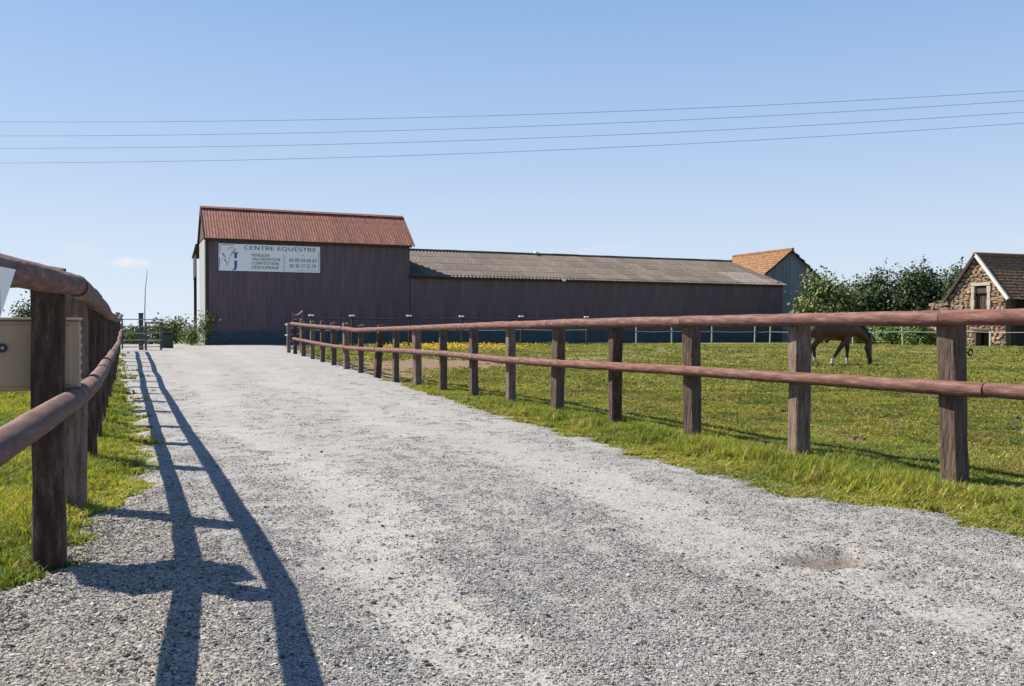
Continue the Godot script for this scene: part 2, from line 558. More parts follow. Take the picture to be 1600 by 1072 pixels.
func pebbles(sd: int, count: int, reach: float) -> ArrayMesh:   # a handful of angular chippings lying side by side
	var rg := RandomNumberGenerator.new()
	rg.seed = sd
	var s := Sh.new()
	for j in count:
		var an := rg.randf() * TAU
		var at := Vector3(cos(an), 0, sin(an)) * reach * sqrt(rg.randf())
		var e := rg.randf()
		var sz := lerpf(0.0032, 0.0085, e * e * e) if count > 1 else 0.0095
		var bs := Basis.from_euler(Vector3(rg.randf() * TAU, rg.randf() * TAU, rg.randf() * TAU))
		var sc := Vector3(rg.randf_range(0.9, 1.5), rg.randf_range(0.5, 0.85), rg.randf_range(0.8, 1.2)) * sz
		var p := []
		for d in [Vector3(1, 0, 0), Vector3(0, 0, 1), Vector3(-1, 0, 0), Vector3(0, 0, -1), Vector3(0, 1, 0), Vector3(0, -1, 0)]:
			p.append(bs * (d * rg.randf_range(0.7, 1.15) + Vector3(rg.randf_range(-0.3, 0.3), rg.randf_range(-0.25, 0.25), rg.randf_range(-0.3, 0.3))))
		var t := rg.randf()
		var v := 0.62 + 0.62 * t
		var kind := rg.randf()
		if kind < 0.09: v = 0.14 + 0.25 * t
		elif kind > 0.95: v = 1.4 + 0.35 * t
		var warm := rg.randf_range(-0.05, 0.05)
		v *= 0.55
		if count == 1: v = 0.5
		s.col = Color(v * (1.0 + warm), v, v * (1.0 - warm))
		var lift := at + Vector3(0, sz * 0.12, 0)
		for k in 4:
			var a: Vector3 = p[k]
			var b: Vector3 = p[(k + 1) % 4]
			var m: Vector3 = (a + b) * rg.randf_range(0.55, 0.66)
			for q in [4, 5]:
				var c: Vector3 = p[q]
				s.tri(lift + a * sc, lift + m * sc, lift + c * sc, a + b + c)
				s.tri(lift + m * sc, lift + b * sc, lift + c * sc, a + b + c)
	return s.mesh()

func scatter(called: String, mesh: Mesh, m: Material, xfs: Array, cols: Array, label: String, category: String) -> MultiMeshInstance3D:
	var mm := MultiMesh.new()
	mm.transform_format = MultiMesh.TRANSFORM_3D
	mm.use_colors = true
	mm.mesh = mesh
	mm.instance_count = xfs.size()
	for k in xfs.size():
		mm.set_instance_transform(k, xfs[k])
		mm.set_instance_color(k, cols[k])
	var o := MultiMeshInstance3D.new()
	o.name = numbered(self, called)
	o.multimesh = mm
	o.material_override = m
	add_child(o, true)
	tag(o, label, category, "", "stuff")
	return o

const SN := 0.3892
const CN := 0.9211
# a ground spot drawn evenly over the view: depth falls off as the picture does
func view_spot(z0: float, z1: float, d0: float, d1: float) -> Vector2:
	var zc := 1.0 / lerpf(1.0 / z0, 1.0 / z1, rng.randf())
	var d := rng.randf_range(d0, d1)
	return Vector2(zc * (SN + CN * d), zc * (CN - SN * d))

func gravel():
	var sets := []
	var cs := []
	for k in 6:
		sets.append([])
		cs.append([])
	var n := 0
	var tries := 0
	while n < 19000 and tries < 120000:
		tries += 1
		var q := view_spot(2.4, 26.0, -0.68, 0.66)
		var d := inside_road(q.x, q.y)
		if d < -0.1 - 0.25 * pow(rng.randf(), 3.0): continue
		var w := worn(q.x, q.y)
		if rng.randf() < clampf(w * 0.95, 0.12, 0.85): continue
		if pit(q.x, q.y, 3.13, 3.42, 0.25, 0.17) > 0.3: continue
		if d < 0.1 and rng.randf() < 0.4: continue
		var zc := q.x * SN + q.y * CN
		var sz := rng.randf_range(0.6, 1.0)
		if q.x < 0.35 and q.y < 6.0: sz *= 1.5
		sz *= lerpf(1.0, 1.35, sstep(5.0, 18.0, zc))
		if rng.randf() < 0.6 * sstep(12.0, 26.0, zc): continue
		var nx := (road_y(q.x + 0.06, q.y) - road_y(q.x - 0.06, q.y)) / 0.12
		var ns := (road_y(q.x, q.y + 0.06) - road_y(q.x, q.y - 0.06)) / 0.12
		var up := Vector3(-nx, 1, ns).normalized()
		var side := up.cross(Vector3(0, 0, 1)).normalized()
		var b := Basis(side, up, side.cross(up)) * Basis(Vector3.UP, rng.randf() * TAU)
		var k := n % 6
		sets[k].append(Transform3D(b.scaled_local(Vector3.ONE * sz), Vector3(q.x, road_y(q.x, q.y), -q.y)))
		var v := rng.randf_range(0.24, 0.31) / 0.55
		var warm := 0.06 if q.x < 0.35 else 0.02
		cs[k].append(Color(v * (1.0 + warm), v, v * (1.0 - warm * 1.6)))
		n += 1
	# bigger single stones kicked about the drive and into the verges
	var bx := []
	var bc := []
	for k in 2600:
		var q := view_spot(2.4, 20.0, -0.68, 0.66)
		var d := inside_road(q.x, q.y)
		if d < -0.4 or (d < 0.0 and rng.randf() < 0.5): continue
		var sz := lerpf(0.5, 1.35, pow(rng.randf(), 3.0))
		var v := rng.randf_range(0.035, 0.12) if rng.randf() < 0.6 else rng.randf_range(0.2, 0.42)
		bx.append(Transform3D(Basis.from_euler(Vector3(rng.randf_range(-0.5, 0.5), rng.randf() * TAU, rng.randf_range(-0.5, 0.5))).scaled(Vector3.ONE * sz), Vector3(q.x, maxf(road_y(q.x, q.y), ground_y(q.x, q.y)) + 0.001, -q.y)))
		bc.append(Color(v * 1.03, v, v * 0.97) / 0.5)
	scatter("loose_stones", pebbles(150, 1, 0.0), M.stone, bx, bc, "bigger loose stones strewn over the drive and its edges", "stones")
	for k in 6:
		scatter("gravel", pebbles(100 + k, 26, 0.085), M.stone, sets[k], cs[k], "loose grey chippings lying over the drive", "gravel").set_meta("group", "loose chippings")

# ------------------------------------------------------------------ grass
func turf(sd: int, blades: int, reach: float, width: float, lean: float) -> ArrayMesh:
	var rg := RandomNumberGenerator.new()
	rg.seed = sd
	var s := Sh.new()
	# blades stand in little tufts inside the patch
	var tufts := []
	for k in maxi(3, blades / 7):
		var a := rg.randf() * TAU
		tufts.append([Vector3(cos(a), 0, sin(a)) * reach * sqrt(rg.randf()), rg.randf_range(0.5, 1.0), rg.randf_range(0.6, 1.35)])
	for k in blades:
		var q = tufts[rg.randi() % tufts.size()]
		var a := rg.randf() * TAU
		var at: Vector3 = q[0] + Vector3(cos(a), 0, sin(a)) * reach * 0.22 * rg.randf()
		var la := rg.randf() * TAU
		var l := Vector3(cos(la), 0, sin(la)) * lean * rg.randf_range(0.2, 1.0)
		var h: float = rg.randf_range(0.55, 1.0) * q[1]
		var wa := rg.randf() * TAU
		var side := Vector3(cos(wa), 0, sin(wa)) * width * rg.randf_range(0.6, 1.2)
		var m := at + Vector3.UP * h * 0.62 + l * 0.35
		var tip := at + Vector3.UP * h * rg.randf_range(0.8, 1.0) + l
		var v: float = q[2] * rg.randf_range(0.8, 1.2)
		v *= 0.5
		s.col = Color(v * rg.randf_range(0.9, 1.2), v, v * 0.9)
		if rg.randf() < 0.06: s.col = Color(v * 1.7, v * 1.35, v * 1.7)
		var lo := at - Vector3.UP * 0.15
		s.quad(lo - side, lo + side, m + side * 0.8, m - side * 0.8)
		s.tri(m - side * 0.8, m + side * 0.8, tip)
	return s.mesh()

func grass_color(r: float, s: float, dry: float) -> Color:
	var t := clampf(0.5 + 1.2 * nz.get_noise_2d(r * 9.0 + 31.0, s * 9.0) + rng.randf_range(-0.35, 0.35), 0.0, 1.0)
	var c := Color(0.12, 0.17, 0.03).lerp(Color(0.265, 0.29, 0.06), t)
	var weed := nz.get_noise_2d(r * 42.0 + 500.0, s * 42.0)
	if r > 5.6 and weed > 0.22: c = c.lerp(Color(0.075, 0.115, 0.03), 0.7)
	if r > 5.6 and nz.get_noise_2d(r * 25.0 - 300.0, s * 25.0) > 0.2: c = c.lerp(Color(0.29, 0.24, 0.11), 0.55)
	if rng.randf() < dry: c = Color(0.34, 0.29, 0.13).lerp(c, rng.randf() * 0.6)
	return c

func grass():
	var meshes := [turf(1, 34, 0.075, 0.0042, 0.05), turf(2, 44, 0.15, 0.006, 0.04), turf(3, 50, 0.42, 0.016, 0.05), turf(4, 34, 0.075, 0.0042, 0.05), turf(5, 44, 0.15, 0.006, 0.04), turf(6, 50, 0.42, 0.016, 0.05)]
	var xs := [[], [], [], [], [], []]
	var cs := [[], [], [], [], [], []]
	var put := func(kind: int, r: float, s: float, h: float, wide: float, dry: float):
		if rng.randf() < 0.5: kind += 3
		var b := Basis(Vector3.UP, rng.randf() * TAU).scaled(Vector3(wide, h, wide))
		xs[kind].append(Transform3D(b, Vector3(r, maxf(ground_y(r, s), H(r, s) - 0.03), -s)))
		cs[kind].append(grass_color(r, s, dry) * 2.0)
	# verge between drive and timber fence, and the long grass at the fence foot
	for k in 34000:
		var r := rng.randf_range(3.9, 7.2)
		var zz := 1.0 / lerpf(1.0 / 2.6, 1.0 / 20.0, rng.randf())
		var d := inside_road(r, zz)
		if d > 0.22 or (d > -0.03 and (rng.randf() < 0.75 or nz.get_noise_2d(r * 60.0, zz * 40.0) < 0.05)): continue
		if rng.randf() < soil(r, zz) * 0.8: continue
		var foot := exp(-pow((r - 4.75) / 0.36, 2)) + 0.35 * exp(-pow((r - 5.5) / 0.2, 2))
		var edge := sstep(0.0, 0.5, -d)
		if r > 5.7 and rng.randf() < sstep(5.7, 7.2, r) * 0.7: continue
		var lush := clampf(0.55 + 1.6 * nz.get_noise_2d(r * 30.0, zz * 30.0), 0.15, 1.0)
		var h := (0.035 + 0.15 * foot * lush + 0.03 * rng.randf()) * (0.4 + 0.6 * edge) * rng.randf_range(0.6, 1.3)
		put.call(0, r, zz, h, rng.randf_range(0.8, 1.4), 0.08 + 0.3 * (1.0 - edge))
	# near ground beyond the other fence
	for k in 30000:
		var zz := 1.0 / lerpf(1.0 / 2.6, 1.0 / 22.0, rng.randf())
		var r := rng.randf_range(-4.0, 0.6)
		if r < -0.13 * zz - 2.2: continue
		var d := inside_road(r, zz)
		var stray := rng.randf() < 0.35 and nz.get_noise_2d(r * 50.0, zz * 34.0) > 0.12
		if d > -0.02 and not stray: continue
		if d > 0.5 or (zz < 5.0 and d > 0.12): continue
		if d > -0.35 and nz.get_noise_2d(r * 70.0, zz * 45.0) < -0.04 - 0.5 * (-d - 0.1): continue
		var h := rng.randf_range(0.04, 0.1) * (0.55 if d > -0.2 else 1.0) * (1.0 + 0.9 * exp(-pow((r + 0.42) / 0.18, 2)))
		put.call(0, r, zz, h, rng.randf_range(0.8, 1.4), 0.14)
	# paddock
	for k in 60000:
		var q := view_spot(5.0, 52.0, -0.3, 0.66)
		if q.x < 5.4 or q.y > 49.5 or q.x > 47.0: continue
		if inside_road(q.x, q.y) > -0.1: continue
		var zc := q.x * SN + q.y * CN
		if rng.randf() < soil(q.x, q.y) * 1.15: continue
		var patch := clampf(0.5 + 1.4 * nz.get_noise_2d(q.x * 14.0, q.y * 14.0 + 77.0), 0.0, 1.0)
		if zc < 17.0:
			put.call(1, q.x, q.y, rng.randf_range(0.03, 0.065) * (0.5 + 1.0 * patch), rng.randf_range(0.8, 1.4), 0.1)
		elif rng.randf() < 0.7:
			var back := sstep(41.0, 47.0, q.y) * 0.16 * patch
			put.call(2, q.x, q.y, rng.randf_range(0.04, 0.085) * (0.5 + 0.9 * patch) + back, rng.randf_range(0.8, 1.4), 0.12)
	# field side
	for k in 5000:
		var r := rng.randf_range(-26.0, 0.4)
		var s := rng.randf_range(15.0, 60.0)
		if inside_road(r, s) > -0.05: continue
		put.call(2, r, s, rng.randf_range(0.05, 0.16), rng.randf_range(0.8, 1.6), 0.15)
	var gl := ["long green grass along both verges and round the fence posts", "short cropped grass in the near part of the paddock", "grazed grass in the far part of the paddock and fields"]
	for k in 6: scatter("grass", meshes[k], M.grass, xs[k], cs[k], gl[k % 3], "grass").set_meta("group", "grass %s" % ["on the verges", "in the near paddock", "in the far paddock"][k % 3])
	# old droppings
	var dx := []
	var dc := []
	for k in 46:
		var c := view_spot(9.0, 40.0, -0.15, 0.62)
		if c.x < 6.2: continue
		for j in rng.randi_range(5, 12):
			var r := c.x + rng.randfn() * 0.09
			var s := c.y + rng.randfn() * 0.09
			dx.append(Transform3D(Basis.from_euler(Vector3(rng.randf() * 3.0, rng.randf() * 3.0, 0)).scaled(Vector3.ONE * rng.randf_range(3.5, 6.0)), Vector3(r, H(r, s) + 0.02, -s)))
			dc.append(Color(0.10, 0.075, 0.045) * rng.randf_range(0.6, 1.3) * 2.0)
	scatter("droppings", pebbles(160, 1, 0.0), M.stone, dx, dc, "old brown horse droppings lying about the paddock", "droppings")
	# buttercups
	var f := Sh.new()
	for k in 5:
		var a := TAU * k / 5.0
		var d := Vector3(cos(a), 0.35, sin(a))
		var e := Vector3(-sin(a), 0.0, cos(a)) * 0.35
		f.quad(Vector3.ZERO, d * 0.6 + e, d, d * 0.6 - e)
	var fx := []
	var fc := []
	for k in 1500:
		var r := rng.randfn(12.8, 1.7)
		var s := rng.randfn(37.0, 3.0)
		if nz.get_noise_2d(r * 16.0, s * 8.0 + 250.0) < -0.02: continue
		if inside_road(r, s) > -0.3: continue
		fx.append(Transform3D(Basis.from_euler(Vector3(rng.randf_range(-0.9, 0.9), rng.randf() * TAU, rng.randf_range(-0.9, 0.9))).scaled(Vector3.ONE * rng.randf_range(0.03, 0.055)), Vector3(r, H(r, s) + rng.randf_range(0.06, 0.2), -s)))
		fc.append(Color(1, 1, 1))
	for k in 700:
		var r := rng.randf_range(6.0, 30.0)
		var s := rng.randf_range(6.0, 36.0)
		fx.append(Transform3D(Basis.from_euler(Vector3(0, rng.randf() * TAU, 0)).scaled(Vector3.ONE * rng.randf_range(0.012, 0.022)), Vector3(r, H(r, s) + rng.randf_range(0.05, 0.12), -s)))
		fc.append(Color(1, 1, 1))
	scatter("buttercup_flowers", f.mesh(), M.petal, fx, fc, "yellow buttercup flowers in a drift across the paddock", "flowers")

# ------------------------------------------------------------------ the barn
func ribbed(width: float, height: float, pitch: float, depth: float) -> ArrayMesh:   # box-profile cladding, facing +z, base at y 0
	var s := Sh.new()
	var x := -width * 0.5
	var prof := []
	while x < width * 0.5 - 0.001:
		prof.append(Vector2(x, 0.0))
		prof.append(Vector2(x + pitch * 0.62, 0.0))
		prof.append(Vector2(x + pitch * 0.70, depth))
		prof.append(Vector2(x + pitch * 0.92, depth))
		x += pitch
	prof.append(Vector2(width * 0.5, 0.0))
	for k in prof.size() - 1:
		var a: Vector2 = prof[k]
		var b: Vector2 = prof[k + 1]
		s.quad(Vector3(a.x, 0, a.y), Vector3(b.x, 0, b.y), Vector3(b.x, height, b.y), Vector3(a.x, height, a.y), Vector3(0, 0, 1))
	return s.mesh()

func wavy(width: float, length: float, pitch: float, amp: float, per: int) -> ArrayMesh:   # corrugated sheet: x across, -z up the slope, y out
	var s := Sh.new()
	var n := int(round(width / pitch * per))
	for k in n:
		var x0 := -width * 0.5 + width * k / n
		var x1 := -width * 0.5 + width * (k + 1) / n
		var f := func(x: float) -> float: return amp * cos(TAU * x / pitch)
		var g := func(x: float) -> Vector3: return Vector3(amp * TAU / pitch * sin(TAU * x / pitch), 1, 0).normalized()
		var y0: float = f.call(x0)
		var y1: float = f.call(x1)
		var p := [Vector3(x0, y0, 0), Vector3(x1, y1, 0), Vector3(x1, y1, -length), Vector3(x0, y0, -length)]
		var nn := [g.call(x0), g.call(x1), g.call(x1), g.call(x0)]
		var u := [Vector2(x0, 0), Vector2(x1, 0), Vector2(x1, length), Vector2(x0, length)]
		s.stri([p[0], p[1], p[2]], [nn[0], nn[1], nn[2]], [u[0], u[1], u[2]])
		s.stri([p[0], p[2], p[3]], [nn[0], nn[2], nn[3]], [u[0], u[2], u[3]])
		var dn := Vector3(0, -0.008, 0)
		s.quad(p[0], p[1], p[1] + dn, p[0] + dn, Vector3(0, 0, 1))
	return s.mesh()

func slope_xf(x: float, y: float, z: float, rise: float, run: float) -> Transform3D:
	var up := Vector3(0, rise, -run).normalized()
	return Transform3D(Basis(Vector3.RIGHT, up.cross(Vector3.RIGHT) * -1.0 if false else Vector3.RIGHT.cross(up), -up), Vector3(x, y, z))

func barn():
	# tall hay barn: x 3.88..14.9, front at z -50.45, 4.1 m deep
	var t := thing("hay_barn", "tall plum clad hay barn with rusty red roof", "barn", Vector3(9.4, 0.3, -50.45))
	var o := -t.position
	part(t, "plinth", box_mesh(Vector3(11.06, 1.2, 0.24), 0.02), M.plinth, Transform3D(Basis(), o + Vector3(9.39, 0.5, -50.46)))
	var sheet := ribbed(1.0, 5.0, 0.25, 0.014)
	for k in 11:
		part(t, "wall_sheet", sheet, M.wall[rng.randi() % 4], Transform3D(Basis(), o + Vector3(4.39 + k * 1.002, 1.08, -50.36)))
	part(t, "corner_trim", box_mesh(Vector3(0.13, 5.05, 0.13), 0.01), M.dark, Transform3D(Basis(), o + Vector3(3.86, 3.6, -50.40)))
	# gable end towards the field: pale rendered wall up to the eaves, dark boarding above
	var e := Sh.new()
	e.box(Vector3(3.83, 3.1, -52.5), Vector3(0.16, 6.0, 3.9), 0.01)
	for k in e.v.size(): e.v[k] += o
	part(t, "end_wall", e.mesh(), M.render_white)
	e = Sh.new()
	e.box(Vector3(14.87, 3.1, -52.5), Vector3(0.12, 6.0, 4.0), 0.01)
	e.box(Vector3(9.4, 3.1, -54.6), Vector3(11.0, 6.0, 0.12), 0.01)
	for k in e.v.size(): e.v[k] += o
	part(t, "rear_wall", e.mesh(), M.wall[0])
	for q in [[3.80, 0.1], [14.9, 0.1]]:
		var g := Sh.new()
		for d in [-0.5, 0.5]:
			g.tri(Vector3(q[0] + d * q[1], 6.02, -50.5), Vector3(q[0] + d * q[1], 6.02, -54.5), Vector3(q[0] + d * q[1], 7.68, -52.5), Vector3(d, 0, 0))
		g.quad(Vector3(q[0] - 0.05, 6.02, -50.5), Vector3(q[0] + 0.05, 6.02, -50.5), Vector3(q[0] + 0.05, 7.68, -52.5), Vector3(q[0] - 0.05, 7.68, -52.5), Vector3(0, 1, 1))
		for k in g.v.size(): g.v[k] += o
		part(t, "gable", g.mesh(), M.darkwood)
	# roof: rusty corrugated sheets front and rear
	var rl := Vector2(2.4, 1.92).length()
	var rs := wavy(0.9, rl, 0.15, 0.006, 8)
	for k in 13:
		var x := 4.11 + k * 0.88
		part(t, "roof_sheet", rs, M.rust[rng.randi() % 4], Transform3D(slope_xf(0, 0, 0, 1.92, 2.4).basis, o + Vector3(x, 5.98 + 0.004 * (k % 2), -50.08)))
		part(t, "roof_sheet", rs, M.rust[rng.randi() % 4], Transform3D(Basis(Vector3.UP, PI) * slope_xf(0, 0, 0, 1.92, 2.4).basis, o + Vector3(x, 5.98 + 0.004 * (k % 2), -54.9)))
	var cap := Sh.new()
	for d in [-1.0, 1.0]:
		cap.quad(Vector3(3.66, 7.955, -52.49), Vector3(15.12, 7.955, -52.49), Vector3(15.12, 7.83, -52.49 + d * 0.2), Vector3(3.66, 7.83, -52.49 + d * 0.2), Vector3(0, 1, 0))
	for k in cap.v.size(): cap.v[k] += o
	part(t, "ridge_cap", cap.mesh(), M.rust[1])
	for x in [3.67, 15.11]:
		for d in [-1.0, 1.0]:
			var up := Vector3(0, 1.92, 2.4 * -d).normalized()
			var vb := Basis(Vector3.RIGHT, up, Vector3.RIGHT.cross(up))
			part(t, "verge_board", box_mesh(Vector3(0.035, rl, 0.15), 0.004), M.darkwood, Transform3D(vb, o + Vector3(x, 6.90, -52.49 + d * 1.2)))
	part(t, "fascia_board", box_mesh(Vector3(11.3, 0.12, 0.04), 0.004), M.darkwood, Transform3D(Basis(), o + Vector3(9.35, 5.93, -50.17)))
	# open bay behind, its end hung with dark boards
	part(t, "rear_bay_roof", box_mesh(Vector3(11.5, 0.06, 3.4)), M.dark, Transform3D(Basis(Vector3.RIGHT, -0.16), o + Vector3(9.3, 5.75, -56.2)))
	for k in 8:
		part(t, "end_board", box_mesh(Vector3(0.03, 1.25, 0.27), 0.004), M.dark, Transform3D(Basis(), o + Vector3(3.60, 4.88 - 0.02 * k, -55.0 - 0.285 * k)))
	part(t, "rear_post", box_mesh(Vector3(0.16, 5.2, 0.16), 0.01), M.darkwood, Transform3D(Basis(), o + Vector3(3.7, 2.85, -57.2)))
	for x in [14.4]:
		part(t, "rear_post", box_mesh(Vector3(0.16, 5.2, 0.16), 0.01), M.darkwood, Transform3D(Basis(), o + Vector3(x, 2.85, -57.2)))

	# long low stable wing: x 14.95..41.5
	var w := thing("stable_wing", "long low plum clad stable wing under weathered corrugated fibre cement roof", "stable", Vector3(28.2, 0.3, -50.45))
	o = -w.position
	part(w, "plinth", box_mesh(Vector3(26.5, 1.2, 0.24), 0.02), M.plinth, Transform3D(Basis(), o + Vector3(28.19, 0.5, -50.465)))
	var sheet2 := ribbed(1.0, 3.3, 0.25, 0.014)
	for k in 26:
		part(w, "wall_sheet", sheet2, M.wall[rng.randi() % 4], Transform3D(Basis().scaled(Vector3(1.02, 1, 1)), o + Vector3(15.46 + k * 1.0205, 1.08, -50.37)))
	var b := Sh.new()
	b.box(Vector3(41.36, 2.3, -56.5), Vector3(0.14, 4.4, 11.8), 0.01)
	b.box(Vector3(28.2, 2.3, -62.4), Vector3(26.4, 4.4, 0.14), 0.01)
	for k in b.v.size(): b.v[k] += o
	part(w, "rear_wall", b.mesh(), M.wall[1])
	var g2 := Sh.new()
	for d in [-0.05, 0.05]:
		g2.tri(Vector3(41.36 + d, 4.3, -50.6), Vector3(41.36 + d, 4.3, -62.3), Vector3(41.36 + d, 6.2, -56.45), Vector3(d, 0, 0))
	for k in g2.v.size(): g2.v[k] += o
	part(w, "gable", g2.mesh(), M.wall[1])
	# fibre cement sheets in four overlapping courses, each lapped over the one below
	var sl := Vector2(6.4, 2.06)
	var ln := sl.length()
	var sb := slope_xf(0, 0, 0, sl.y, sl.x).basis
	var sheet3 := wavy(0.92, ln / 4.0 + 0.1, 0.23, 0.026, 8)
	for c in 4:
		for k in 29:
			var f := float(c) / 4.0
			var x := 15.4 + k * 0.92
			var pos := Vector3(x, 4.25 + sl.y * f + 0.004 * ((c + k) % 2), -50.05 - sl.x * f)
			var mk := rng.randi() % 4
			if c < 2 and k >= 24 and k <= 27 and rng.randf() < 0.5: mk = 4
			var tilt := Basis(sb.x, rng.randf_range(-0.009, -0.007))
			part(w, "roof_sheet", sheet3, M.fibre[mk], Transform3D(tilt * sb, o + pos))
	var sheet4 := wavy(0.92, ln, 0.23, 0.026, 6)
	for k in 29:
		part(w, "rear_roof_sheet", sheet4, M.fibre[rng.randi() % 4], Transform3D(Basis(Vector3.UP, PI) * sb, o + Vector3(15.4 + k * 0.92, 4.25, -62.85)))
	var rc := Sh.new()
	rc.tube([Vector3(-0.5, 0, 0), Vector3(0.5, 0, 0)], [0.12, 0.12], 8, true, 0.7)
	var rcm := rc.mesh()
	for k in 27: part(w, "ridge_cap", rcm, M.fibre[rng.randi() % 4], Transform3D(Basis().scaled(Vector3(0.99, 1, 1)), o + Vector3(15.5 + k * 0.99, 6.33 + rng.randf_range(-0.008, 0.008), -56.45)))
	part(w, "fascia_board", box_mesh(Vector3(26.5, 0.1, 0.04), 0.004), M.darkwood, Transform3D(Basis(), o + Vector3(28.2, 4.18, -50.2)))
	part(w, "roof_vent", box_mesh(Vector3(0.3, 0.16, 0.25), 0.03), M.white, Transform3D(Basis(), o + Vector3(25.6, 6.42, -56.3)))
	part(w, "vent_cover", box_mesh(Vector3(0.2, 0.14, 0.05), 0.01), M.white, Transform3D(Basis(), o + Vector3(24.6, 4.2, -50.0)))
	# trusses of the open slope seen from behind keep the roof closed to the sky
	sign_board()

func fit_text(parent: Node, called: String, txt: String, x0: float, x1: float, y0: float, y1: float, m: Material, bold := false, z := 0.022):
	var f := SystemFont.new()
	f.font_names = PackedStringArray(["Droid Sans"])
	if bold: f.font_weight = 700
	var tm := TextMesh.new()
	tm.text = txt
	tm.font = f
	tm.font_size = 64
	tm.pixel_size = 0.01
	tm.depth = 0.02
	tm.curve_step = 2.0
	var bb := tm.get_aabb()
	var sx := (x1 - x0) / bb.size.x
	var sy := (y1 - y0) / bb.size.y
	var xf := Transform3D(Basis().scaled(Vector3(sx, sy, 0.4)), Vector3((x0 + x1) * 0.5 - bb.get_center().x * sx, (y0 + y1) * 0.5 - bb.get_center().y * sy, z))
	part(parent, called, tm, m, xf)

func strip(pts: Array, ws: Array) -> ArrayMesh:   # a flat painted stroke with a little thickness, in the xy plane
	var s := Sh.new()
	var l := []
	var r := []
	for k in pts.size():
		var a: Vector2 = pts[maxi(k - 1, 0)]
		var b: Vector2 = pts[mini(k + 1, pts.size() - 1)]
		var d: Vector2 = (b - a).normalized().orthogonal() * ws[k] * 0.5
		l.append(pts[k] + d)
		r.append(pts[k] - d)
	for k in pts.size() - 1:
		var q := []
		for p in [l[k], r[k], r[k + 1], l[k + 1]]: q.append(Vector3(p.x, p.y, 0.004))
		s.quad(q[0], q[1], q[2], q[3], Vector3(0, 0, 1))
		var e := Vector3(0, 0, -0.006)
		s.quad(q[0], q[3], q[3] + e, q[0] + e)
		s.quad(q[1], q[2], q[2] + e, q[1] + e)
	return s.mesh()

